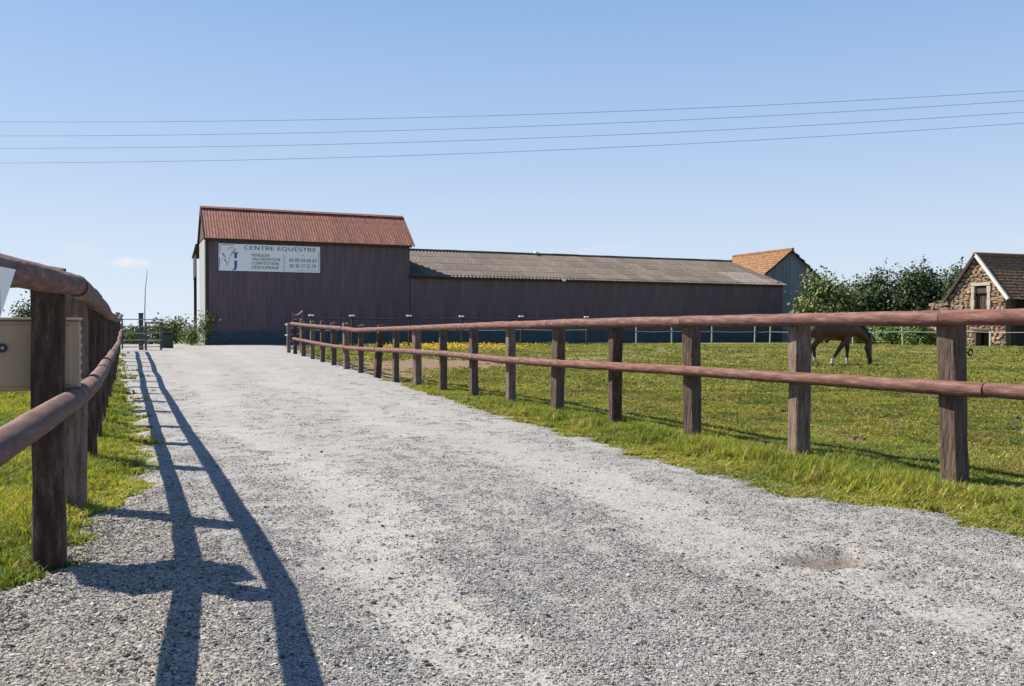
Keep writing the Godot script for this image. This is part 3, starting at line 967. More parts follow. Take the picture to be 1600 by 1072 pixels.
func sign_board():
	var wd := 5.34
	var ht := 1.43
	var t := thing("banner_sign", "white riding centre sign board with blue and grey emblem, high on the plum barn wall", "sign", Vector3(4.43, 4.30, -50.30))
	part(t, "panel", box_mesh(Vector3(wd, ht, 0.03), 0.004), M.white, Transform3D(Basis(), Vector3(wd * 0.5, ht * 0.5, 0)))
	var P := func(u: float, v: float) -> Vector2: return Vector2(u * wd, (1.0 - v) * ht)
	var T := func(called, txt, u0, u1, v0, v1, m, bold): fit_text(t, called, txt, u0 * wd, u1 * wd, (1.0 - v1) * ht, (1.0 - v0) * ht, m, bold)
	T.call("lettering", "CENTRE EQUESTRE", 0.246, 0.957, 0.055, 0.235, M.ink, false)
	T.call("lettering", "PENSION", 0.318, 0.487, 0.345, 0.45, M.ink, false)
	T.call("lettering", "VALORISATION", 0.318, 0.594, 0.49, 0.595, M.ink, false)
	T.call("lettering", "COMPETITION", 0.318, 0.58, 0.64, 0.745, M.ink, false)
	T.call("lettering", "DEBOURRAGE", 0.318, 0.582, 0.795, 0.905, M.ink, false)
	T.call("lettering", "06 89 24 66 83", 0.686, 0.964, 0.475, 0.605, M.ink, false)
	T.call("lettering", "06 36 17 32 59", 0.69, 0.955, 0.69, 0.825, M.ink, false)
	var up := Transform3D(Basis(), Vector3(0, 0, 0.018))
	part(t, "divider_line", strip([P.call(0.635, 0.36), P.call(0.635, 0.965)], [0.022, 0.022]), M.ink, up)
	part(t, "border_line", strip([P.call(0.012, 0.06), P.call(0.012, 0.36)], [0.03, 0.03]), M.blue, up)
	part(t, "border_line", strip([P.call(0.008, 0.52), P.call(0.008, 0.88)], [0.03, 0.03]), M.blue, up)
	part(t, "border_line", strip([P.call(0.02, 0.045), P.call(0.145, 0.045)], [0.03, 0.03]), M.blue, up)
	part(t, "border_line", strip([P.call(0.987, 0.2), P.call(0.987, 0.93)], [0.022, 0.022]), M.blue, up)
	part(t, "border_line", strip([P.call(0.76, 0.93), P.call(0.98, 0.93)], [0.018, 0.018]), M.grey_ink, up)
	# emblem: grey V whose arm sweeps into a head and ears, blue J
	part(t, "emblem_letter", strip([P.call(0.133, 0.335), P.call(0.19, 0.325)], [0.05, 0.05]), M.blue, up)
	part(t, "emblem_letter", strip([P.call(0.162, 0.34), P.call(0.162, 0.53)], [0.14, 0.14]), M.blue, up)
	part(t, "emblem_letter", strip([P.call(0.162, 0.62), P.call(0.162, 0.82), P.call(0.157, 0.92), P.call(0.143, 0.965), P.call(0.13, 0.965)], [0.14, 0.14, 0.12, 0.07, 0.03]), M.blue, up)
	part(t, "emblem_stroke", strip([P.call(0.036, 0.36), P.call(0.060, 0.50)], [0.09, 0.07]), M.grey_ink, up)
	part(t, "emblem_stroke", strip([P.call(0.056, 0.57), P.call(0.083, 0.80), P.call(0.104, 0.57)], [0.08, 0.05, 0.035]), M.grey_ink, up)
	part(t, "emblem_stroke", strip([P.call(0.110, 0.49), P.call(0.125, 0.36), P.call(0.145, 0.25), P.call(0.165, 0.20)], [0.03, 0.05, 0.05, 0.02]), M.grey_ink, up)
	part(t, "emblem_stroke", strip([P.call(0.078, 0.20), P.call(0.115, 0.13), P.call(0.15, 0.17), P.call(0.168, 0.28)], [0.01, 0.03, 0.03, 0.01]), M.grey_ink, up)
	part(t, "emblem_stroke", strip([P.call(0.085, 0.22), P.call(0.10, 0.21), P.call(0.115, 0.215)], [0.012, 0.02, 0.01]), M.grey_ink, up)
	part(t, "emblem_stroke", strip([P.call(0.045, 0.54), P.call(0.14, 0.54)], [0.01, 0.01]), M.grey_ink, up)
	part(t, "emblem_mark", strip([P.call(0.818, 0.335), P.call(0.826, 0.375), P.call(0.834, 0.33)], [0.02, 0.03, 0.02]), M.grey_ink, up)

# ------------------------------------------------------------------ grey barn and cottage
func tiled_slope(x0: float, x1: float, slope: float, tw: float, tl: float, sd: int) -> ArrayMesh:  # x along the eaves, -z up, y out; every tile real
	var rg := RandomNumberGenerator.new()
	rg.seed = sd
	var s := Sh.new()
	var rows := int(slope / tl)
	for j in rows + 1:
		var x := x0 + (0.5 * tw if j % 2 else 0.0)
		while x < x1:
			var l := rg.randf_range(0.0, 0.02)
			var y := rg.randf_range(0.0, 0.012)
			var a := Vector3(x + 0.006, 0.035 + y, -j * tl + l)
			var b := Vector3(minf(x + tw - 0.006, x1), 0.035 + y + rg.randf_range(-0.008, 0.008), -j * tl + l)
			var up := Vector3(0, -0.03, -tl * 1.15)
			s.quad(a, b, b + up, a + up, Vector3.UP)
			s.quad(a, b, b - Vector3(0, 0.03, 0), a - Vector3(0, 0.03, 0), Vector3(0, 0, 1))
			x += tw
	return s.mesh()

func grey_barn():
	var t := thing("grey_barn", "grey boarded gable barn with lichen orange tiled roof behind the stable wing", "barn", Vector3(48.1, 0.3, -57.5))
	var half := 4.6
	var eave := 4.05
	var ridge := 7.45
	var n := 26
	for k in n:
		var x0 := -half + 2.0 * half * k / n + 0.008
		var x1 := -half + 2.0 * half * (k + 1) / n - 0.008
		var y0 := lerpf(ridge, eave, absf(x0) / half) - 0.3
		var y1 := lerpf(ridge, eave, absf(x1) / half) - 0.3
		var s := Sh.new()
		var d := rng.randf_range(0.0, 0.015)
		s.quad(Vector3(x0, 0, d), Vector3(x1, 0, d), Vector3(x1, y1, d), Vector3(x0, y0, d), Vector3(0, 0, 1))
		s.quad(Vector3(x0, 0, d), Vector3(x0, 0, d - 0.05), Vector3(x0, y0, d - 0.05), Vector3(x0, y0, d), Vector3(-1, 0, 0))
		s.quad(Vector3(x1, 0, d), Vector3(x1, 0, d - 0.05), Vector3(x1, y1, d - 0.05), Vector3(x1, y1, d), Vector3(1, 0, 0))
		part(t, "gable_board", s.mesh(), M.gboard[rng.randi() % 4])
	var b := Sh.new()
	b.box(Vector3(-half + 0.1, eave * 0.5 - 0.2, -3.5), Vector3(0.15, eave, 6.9), 0.01)
	b.box(Vector3(half - 0.1, eave * 0.5 - 0.2, -3.5), Vector3(0.15, eave, 6.9), 0.01)
	b.box(Vector3(0, eave * 0.5 - 0.2, -7.0), Vector3(2 * half - 0.4, eave, 0.15), 0.01)
	part(t, "side_wall", b.mesh(), M.gboard[1])
	var rise := ridge - eave
	var sl := Vector2(half + 0.35, rise * (half + 0.35) / half)
	for d in [-1.0, 1.0]:
		var up := Vector3(-d * sl.x, sl.y, 0).normalized()
		var al := Vector3(0, 0, 1)
		var out := Vector3(d * sl.y, sl.x, 0).normalized()
		var bs := Basis(-up.cross(out) , out, -up)
		if bs.determinant() < 0.0: bs.x = -bs.x
		var off := bs.x.z
		var org := Vector3(d * sl.x, ridge - 0.3 - sl.y + 0.04, 0.3 if off < 0 else -7.3)
		part(t, "roof_slope", tiled_slope(0.0, 7.6, sl.length(), 0.22, 0.33, 7), M.tile_orange, Transform3D(bs, org)).set_meta("kind", "stuff")
		part(t, "verge_board", box_mesh(Vector3(0.05, sl.length(), 0.2), 0.005), M.darkwood, Transform3D(Basis(out, up, out.cross(up)), Vector3(d * sl.x * 0.5, ridge - 0.36 - sl.y * 0.5, 0.22)))
	var rc := Sh.new()
	rc.tube([Vector3(0, 0, 0.32), Vector3(0, 0, -7.3)], [0.13, 0.13], 8)
	part(t, "ridge_tile", rc.mesh(), M.tile_orange, Transform3D(Basis(), Vector3(0, ridge - 0.24, 0)))

func stone_block(w: float, h: float, d: float, rg: RandomNumberGenerator) -> ArrayMesh:
	var s := Sh.new()
	var f := []
	var bk := []
	for k in 6:
		var a := TAU * (k + 0.5) / 6.0
		var p := Vector2(clampf(cos(a) * 1.15, -1, 1) * w * 0.5, clampf(sin(a) * 1.3, -1, 1) * h * 0.5)
		p *= rg.randf_range(0.88, 1.03)
		f.append(Vector3(p.x * 0.86, p.y * 0.84, d + rg.randf_range(-0.012, 0.012)))
		bk.append(Vector3(p.x, p.y, 0))
	var m := Vector3(0, 0, d + 0.01)
	for k in 6:
		var j := (k + 1) % 6
		s.tri(f[k], f[j], m, Vector3(0, 0, 1))
		s.quad(bk[k], bk[j], f[j], f[k], (bk[k] + bk[j]) + Vector3(0, 0, 0.02))
	return s.mesh()

func cottage():
	# gable looks down -x across the paddock; near eaves corner at z -31.2, far one at z -34.4
	var z0 := -31.2
	var z1 := -34.45
	var zc := (z0 + z1) * 0.5
	var gx := 39.1
	var by := 0.3
	var eave := 2.55
	var apex := 4.55
	var t := thing("stone_cottage", "small rubble stone outbuilding with steep brown tiled roof and boarded loft hatch", "building", Vector3(gx, by, zc))
	var half := (z0 - z1) * 0.5
	# core wall in mortar with openings left by building it in pieces; local: x into the house, z across the gable
	var core := Sh.new()
	var wd := 0.42
	var slab := func(za: float, zb: float, ya: float, yb: float): core.box(Vector3(wd * 0.5, (ya + yb) * 0.5, (za + zb) * 0.5), Vector3(wd, yb - ya, absf(zb - za)))
	slab.call(-half, -0.05, 0, eave)
	slab.call(0.75, half, 0, eave)
	slab.call(-0.05, 0.75, 0.75, 1.25)
	var hz0 := -0.1
	var hz1 := 0.62
	for d in [0.0, wd]:
		var out := Vector3(-1 if d == 0.0 else 1, 0, 0)
		var edge := func(z: float) -> float: return lerpf(apex, eave, absf(z) / half)
		core.quad(Vector3(d, eave, -half), Vector3(d, eave, hz0), Vector3(d, edge.call(hz0), hz0), Vector3(d, eave, -half), out)
		core.quad(Vector3(d, eave, hz1), Vector3(d, eave, half), Vector3(d, edge.call(hz1), hz1), Vector3(d, eave, hz1), out)
		core.quad(Vector3(d, 3.05, hz0), Vector3(d, 3.05, hz1), Vector3(d, edge.call(hz1), hz1), Vector3(d, edge.call(0.0), 0.0), out)
		core.tri(Vector3(d, 3.05, hz0), Vector3(d, edge.call(0.0), 0.0), Vector3(d, edge.call(hz0), hz0), out)
	part(t, "gable_wall", core.mesh(), M.mortar)
	# stones
	var rg := RandomNumberGenerator.new()
	rg.seed = 4
	var variants := []
	for k in 16: variants.append(stone_block(rg.randf_range(0.15, 0.42), rg.randf_range(0.10, 0.25), rg.randf_range(0.02, 0.05), rg))
	var y := 0.09
	var face := Basis(Vector3(0, 0, 1), Vector3.UP, Vector3(-1, 0, 0))
	var cnt := 0
	while y < apex - 0.2:
		var lim := half if y < eave else half * (apex - y) / (apex - eave)
		var z := -lim + 0.12 + rg.randf() * 0.1
		while z < lim - 0.08:
			var in_hatch := z > hz0 - 0.22 and z < hz1 + 0.22 and y > 1.72 and y < 3.2
			var in_low := z > -0.15 and z < 0.85 and y < 0.85
			if not in_hatch and not in_low and cnt < 298:
				part(t, "stone", variants[rg.randi() % 16], M.stones[rg.randi() % 6], Transform3D(face.rotated(Vector3(1, 0, 0), rg.randf_range(-0.35, 0.35)), Vector3(-0.004 * rg.randf(), y + rg.randf_range(-0.06, 0.06), z)))
				cnt += 1
			z += rg.randf_range(0.25, 0.34)
		y += 0.165
	# dressed stone surround, hatch and lower opening
	var hz := (hz0 + hz1) * 0.5
	part(t, "lintel", box_mesh(Vector3(0.16, 0.16, 1.12), 0.015), M.limestone, Transform3D(Basis(), Vector3(-0.01, 3.12, hz)))
	for z in [hz0 - 0.1, hz1 + 0.1]:
		for k in 4: part(t, "jamb_stone", box_mesh(Vector3(0.14, 0.33, 0.18 + 0.05 * (k % 2)), 0.015), M.limestone, Transform3D(Basis(), Vector3(-0.01, 1.85 + k * 0.335, z)))
	var sh := part(t, "loft_hatch", box_mesh(Vector3(0.04, 1.05, 0.70), 0.004), M.shutter, Transform3D(Basis(), Vector3(0.16, 2.1, hz)))
	for k in 5: part(sh, "plank", box_mesh(Vector3(0.025, 1.05, 0.125), 0.006), M.darkwood if k % 2 else M.shutter, Transform3D(Basis(), Vector3(-0.035, 0, -0.28 + 0.14 * k)))
	part(t, "hatch_board", box_mesh(Vector3(0.06, 0.3, 0.70), 0.01), M.post_mid, Transform3D(Basis(Vector3(0, 0, 1), 0.1), Vector3(0.04, 2.82, hz)))
	part(t, "low_lintel", box_mesh(Vector3(0.2, 0.14, 1.0), 0.02), M.post_mid, Transform3D(Basis(), Vector3(0.02, 0.86, 0.35)))
	part(t, "doorpost", box_mesh(Vector3(0.2, 0.8, 0.12), 0.02), M.limestone, Transform3D(Basis(), Vector3(0.02, 0.38, 0.82)))
	# other walls; the near side is an open cart bay under the eaves
	var o := Sh.new()
	o.box(Vector3(4.2, eave * 0.5, -half + 0.2), Vector3(7.6, eave, 0.4))
	o.box(Vector3(8.0, eave * 0.5, 0), Vector3(0.4, eave, 2 * half - 0.02))
	part(t, "rear_wall", o.mesh(), M.mortar)
	for x in [0.6, 3.2, 5.8]: part(t, "bay_post", box_mesh(Vector3(0.18, eave - 0.1, 0.18), 0.02), M.post_dark, Transform3D(Basis(), Vector3(x, (eave - 0.1) * 0.5, half - 0.1)))
	part(t, "bay_beam", box_mesh(Vector3(8.0, 0.2, 0.2), 0.02), M.post_dark, Transform3D(Basis(), Vector3(4.1, eave - 0.12, half - 0.1)))
	part(t, "inner_wall", box_mesh(Vector3(7.4, eave, 0.2)), M.darkwood, Transform3D(Basis(), Vector3(4.2, eave * 0.5, 0.1)))
	var rise := apex - eave
	for d in [1.0, -1.0]:
		var over := 0.22
		var run := half + over
		var rr := rise * run / half
		var up := Vector3(0, rr, -d * run).normalized()
		var out := Vector3(0, run, d * rr).normalized()
		var ax := out.cross(-up)
		var bs := Basis(ax, out, -up)
		var x_start := -0.14 if ax.x > 0 else 8.4
		part(t, "roof_slope", tiled_slope(0.0, 8.5, Vector2(run, rr).length(), 0.17, 0.2, 9), M.tile_brown, Transform3D(bs, Vector3(x_start, apex - rr + 0.06, d * run))).set_meta("kind", "stuff")
		part(t, "verge_strip" if d > 0 else "verge_board", box_mesh(Vector3(0.12, Vector2(run, rr).length() + 0.05, 0.16), 0.01), M.verge if d > 0 else M.darkwood, Transform3D(Basis(Vector3.RIGHT, up, Vector3.RIGHT.cross(up)), Vector3(-0.14, apex - rr * 0.5 + 0.07, d * run * 0.5)))
	var rc := Sh.new()
	rc.tube([Vector3(-0.2, 0, 0), Vector3(4, 0.02, 0), Vector3(8.4, 0, 0)], [0.11, 0.11, 0.11], 8)
	part(t, "ridge_tile", rc.mesh(), M.tile_brown, Transform3D(Basis(), Vector3(0, apex + 0.08, 0)))
	# ruined end of a rubble wall running off behind the gable
	var rw := thing("rubble_wall", "crumbling low rubble wall stump beside the stone outbuilding", "wall", Vector3(39.4, 0.3, -35.6))
	var cw := Sh.new()
	cw.box(Vector3(0.1, 0.95, 0), Vector3(0.4, 1.9, 1.7), 0.12)
	cw.box(Vector3(0.1, 2.0, 0.25), Vector3(0.36, 0.5, 1.1), 0.12)
	part(rw, "core", cw.mesh(), M.mortar)
	y = 0.1
	while y < 2.2:
		var z := -0.78 + 0.1 * rg.randf()
		while z < 0.8:
			if y < 1.85 or z > -0.25: part(rw, "stone", variants[rg.randi() % 16], M.stones[rg.randi() % 6], Transform3D(face, Vector3(-0.1, y + rg.randf_range(-0.05, 0.05), z)))
			z += 0.3
		y += 0.17

# ------------------------------------------------------------------ timber fences
func post_mesh(sd: int, h: float, w: float) -> ArrayMesh:
	var rg := RandomNumberGenerator.new()
	rg.seed = sd
	var s := Sh.new()
	var rings := []
	var n := 7
	for k in n + 1:
		var y := -0.25 + (h + 0.25) * k / n
		var ring := []
		for q in [[-1, -0.84], [-0.84, -1], [0.84, -1], [1, -0.84], [1, 0.84], [0.84, 1], [-0.84, 1], [-1, 0.84]]:
			ring.append(Vector3(q[0] * w * 0.5 * rg.randf_range(0.9, 1.06), y + (rg.randf_range(-0.012, 0.012) if k == n else 0.0), q[1] * w * 0.5 * rg.randf_range(0.9, 1.06)))
		rings.append(ring)
	for k in n:
		for j in 8:
			var a: Vector3 = rings[k][j]
			s.quad(a, rings[k][(j + 1) % 8], rings[k + 1][(j + 1) % 8], rings[k + 1][j], Vector3(a.x, 0, a.z) + Vector3(rings[k][(j + 1) % 8].x, 0, rings[k][(j + 1) % 8].z))
	var top := Vector3(0, h + 0.012, 0)
	for j in 8: s.tri(rings[n][j], rings[n][(j + 1) % 8], top, Vector3.UP)
	return s.mesh()

func log_rail(parent: Node, p: Array, r0: float, r1: float, m: Material, sd: int):
	# one log between two posts: bows and swells a little along its length
	var rg := RandomNumberGenerator.new()
	rg.seed = sd
	var path := []
	var rad := []
	var n := 0
	for k in p.size() - 1:
		var steps := 7
		for j in steps:
			path.append((p[k] as Vector3).lerp(p[k + 1], float(j) / steps))
	path.append(p[p.size() - 1])
	n = path.size()
	var mid: Vector3 = (path[0] + path[n - 1]) * 0.5
	for k in n:
		var f := float(k) / (n - 1)
		path[k] += Vector3(0, 0.007 * nz.get_noise_1d(sd * 31.0 + f * 60.0), 0.0) + Vector3(0.006 * nz.get_noise_1d(sd * 57.0 + f * 60.0), 0, 0)
		rad.append(lerpf(r0, r1, f) * (1.0 + 0.07 * nz.get_noise_1d(sd * 13.0 + f * 260.0)))
		path[k] -= mid
	var s := Sh.new()
	s.tube(path, rad, 14, true, 1.0, 0.018, sd)
	part(parent, "rail", s.mesh(), m, Transform3D(Basis(), mid))

func fences():
	var pm := []
	for k in 6: pm.append(post_mesh(300 + k, 1.0, 0.135))
	# far-side fence of the drive
	var t := thing("post_and_rail_fence", "post and rail fence with reddish log rails between the drive and the horse paddock", "fence", Vector3(5.3, 0, -4.66))
	var o := -t.position
	var px := []
	for i in range(-2, 18):
		var s := 4.655 + 1.606 * i
		var hh := 1.205 + rng.randf_range(-0.015, 0.03)
		if i == 16: hh = 1.16
		var xf := Basis.from_euler(Vector3(rng.randf_range(-0.025, 0.025), rng.randf_range(-0.2, 0.2), rng.randf_range(-0.02, 0.02)))
		if i == 10: xf = Basis.from_euler(Vector3(0.02, 0.1, -0.07))
		if i == 2: xf = Basis.from_euler(Vector3(0.0, 0.25, 0.02))
		var wd := rng.randf_range(0.9, 1.1)
		part(t, "post", pm[(i + 6) % 6], [M.post_mid, M.post_grey, M.post_mid, M.post_dark, M.post_mid, M.post_grey, M.post_mid][(i + 7) % 7], Transform3D(xf.scaled_local(Vector3(wd, hh, wd)), o + Vector3(5.34, H(5.34, s), -s)))
		px.append(s)
	var topk := [[0, 1.19], [4.66, 1.192], [7.8, 1.20], [12.7, 1.198], [16, 1.168], [19, 1.142], [22.3, 1.125], [25, 1.19], [28, 1.25], [32.2, 1.36]]
	var lowk := [[0, 0.73], [4.66, 0.714], [7.8, 0.70], [12.7, 0.668], [16, 0.70], [19, 0.69], [22.3, 0.66], [25, 0.68], [28, 0.73], [32.2, 0.85]]
	var rail_x := 5.225
	var k := 0
	while k < px.size() - 1:
		var e := mini(k + 2, px.size() - 1)
		for lv in 2:
			var pts := []
			for j in range(k, e + 1):
				var s: float = px[j]
				var q: float = s
				if j == k: q += 0.002
				if j == e: q -= 0.002
				if lv == 1: q -= 0.35
				pts.append(o + Vector3(rail_x + rng.randf_range(-0.008, 0.008), curve(topk if lv == 0 else lowk, s) + rng.randf_range(-0.006, 0.006), -q))
			var r := rng.randf_range(0.053, 0.058) if lv == 0 else rng.randf_range(0.05, 0.055)
			log_rail(t, pts, r * 1.02, r * 0.98, M.rail if (k / 2 + lv) % 3 else M.rail_worn, 60 + k * 2 + lv)
		k = e
	# eye bolt on the nearest post
	var eb := Sh.new()
	eb.tube([Vector3(0, 0, 0), Vector3(0.07, 0, 0)], [0.006, 0.006], 6)
	var ring := []
	var rr := []
	for j in 11:
		ring.append(Vector3(0.09 + 0.022 * cos(TAU * j / 10.0), 0.022 * sin(TAU * j / 10.0), 0))
		rr.append(0.007)
	eb.tube(ring, rr, 6, false)
	part(t, "eye_bolt", eb.mesh(), M.black, Transform3D(Basis(), o + Vector3(5.40, 0.955, -4.66)))

	# fence close by, along the field
	var f := thing("post_and_rail_fence", "dark post and rail fence between the drive and the open field, letterbox hung on it", "fence", Vector3(-0.32, 0, -4.77))
	o = -f.position
	var ls := [1.1, 2.95, 4.77, 6.2, 8.45, 10.15, 11.85, 14.0, 15.85, 17.75, 19.6, 21.5, 23.4, 25.2, 27.1, 28.9, 30.8, 32.6, 34.4, 36.2]
	var rx := {1.1: -0.70, 2.95: -0.49, 4.77: -0.345}
	var pts0 := []
	for s in ls:
		var r: float = rx.get(s, -0.32 + 0.03 * nz.get_noise_1d(s * 40.0))
		var xf := Basis.from_euler(Vector3(rng.randf_range(-0.012, 0.012), rng.randf_range(-0.06, 0.06), rng.randf_range(-0.012, 0.012)))
		var hh := 1.385 + rng.randf_range(-0.02, 0.025)
		part(f, "post", pm[int(s * 10.0) % 6], M.post_grey if s == 6.2 else M.post_dark, Transform3D(xf.scaled_local(Vector3(1.04, hh, 1.04)), o + Vector3(r, H(r, s), -s)))
		pts0.append(Vector3(r, H(r, s), -s))
	k = 0
	var jt := [0, 2, 3, 5, 7, 9, 11, 13, 15, 17, 19]
	for q in jt.size() - 1:
		for lv in 2:
			var pts := []
			for j in range(jt[q], jt[q + 1] + 1):
				var b: Vector3 = pts0[j]
				var y := (1.31 if lv == 0 else 0.785) + 0.022 * nz.get_noise_1d(j * 140.0 + lv * 900.0)
				if j < 2: y -= 0.03
				if j == 2 and lv == 0: y += 0.012
				if j == 3 and lv == 0: y -= 0.004
				var dx := 0.115
				pts.append(o + b + Vector3(dx + rng.randf_range(-0.006, 0.006), y, (-0.002 if j == jt[q] else (0.002 if j == jt[q + 1] else 0.0))))
			var r := rng.randf_range(0.048, 0.053)
			log_rail(f, pts, r * 1.02, r * 0.98, M.rail_dark if (q + lv) % 2 else M.rail, 160 + q * 2 + lv)

func paddock_fences():
	# far fence in front of the barn: dark stakes with pale caps, a dark top rail and tapes
	var t := thing("paddock_fence", "thin dark stake fence with white caps in front of the plum barn wall", "fence", Vector3(8.1, 0.3, -44.0))
	var o := -t.position
	var xs := [8.1, 10.1, 13.0, 15.8, 19.1, 23.0]
	var stake := Sh.new()
	stake.tube([Vector3(0, -0.2, 0), Vector3(0, 0.75, 0.01), Vector3(0, 1.5, 0)], [0.06, 0.055, 0.05], 7)
	var sm := stake.mesh()
	var capm := box_mesh(Vector3(0.26, 0.07, 0.14), 0.02)
	for x in xs:
		var p := part(t, "post", sm, M.post_dark, Transform3D(Basis.from_euler(Vector3(0, rng.randf() * 3.0, rng.randf_range(-0.02, 0.02))), o + Vector3(x, H(x, 44.0), -44.0)))
		part(p, "cap", capm, M.white, Transform3D(p.basis.inverse(), Vector3(0, 1.5, 0)))
	for k in xs.size() - 1:
		var s := Sh.new()
		var a := o + Vector3(xs[k], H(xs[k], 44) + 1.36, -43.93)
		var b := o + Vector3(xs[k + 1], H(xs[k + 1], 44) + 1.36, -43.93)
		s.tube([a, (a + b) * 0.5 - Vector3(0, 0.03, 0), b], [0.035, 0.035, 0.035], 6)
		part(t, "rail", s.mesh(), M.post_dark)
		s = Sh.new()
		a.y -= 0.55
		b.y -= 0.55
		s.tube([a, (a + b) * 0.5 - Vector3(0, 0.04, 0), b], [0.011, 0.011, 0.011], 4)
		part(t, "tape", s.mesh(), M.tape)
	# electric fence with pale stakes: along the barn, then turning down past the trees
	var e := thing("electric_fence", "electric fence of pale slim stakes and white tapes below the trees", "fence", Vector3(26.5, 0.3, -44.0))
	o = -e.position
	var pts := [Vector2(26.3, 44.3), Vector2(28.7, 44.4), Vector2(31.3, 44.2), Vector2(34.2, 44.0), Vector2(35.0, 43.6), Vector2(35.2, 41.0), Vector2(35.45, 37.4), Vector2(35.75, 34.3), Vector2(36.05, 30.8), Vector2(36.3, 27.6), Vector2(36.6, 24.2)]
	var st := Sh.new()
	st.tube([Vector3(0, -0.2, 0), Vector3(0, 1.28, 0)], [0.045, 0.04], 7)
	var stm := st.mesh()
	var ins := box_mesh(Vector3(0.06, 0.05, 0.06), 0.01)
	for q in pts:
		var p := part(e, "post", stm, M.limestone, Transform3D(Basis.from_euler(Vector3(rng.randf_range(-0.04, 0.04), 0, rng.randf_range(-0.05, 0.05))), o + Vector3(q.x, H(q.x, q.y), -q.y)))
		for h in [0.72, 1.18]: part(p, "insulator", ins, M.black, Transform3D(Basis(), Vector3(-0.055, h, 0)))
	for k in pts.size() - 1:
		for h in [0.72, 1.18]:
			var s := Sh.new()
			var a := o + Vector3(pts[k].x - 0.08, H(pts[k].x, pts[k].y) + h, -pts[k].y)
			var b := o + Vector3(pts[k + 1].x - 0.08, H(pts[k + 1].x, pts[k + 1].y) + h, -pts[k + 1].y)
			s.tube([a, (a + b) * 0.5 - Vector3(0, 0.03, 0), b], [0.009, 0.009, 0.009], 4)
			part(e, "tape", s.mesh(), M.tape)

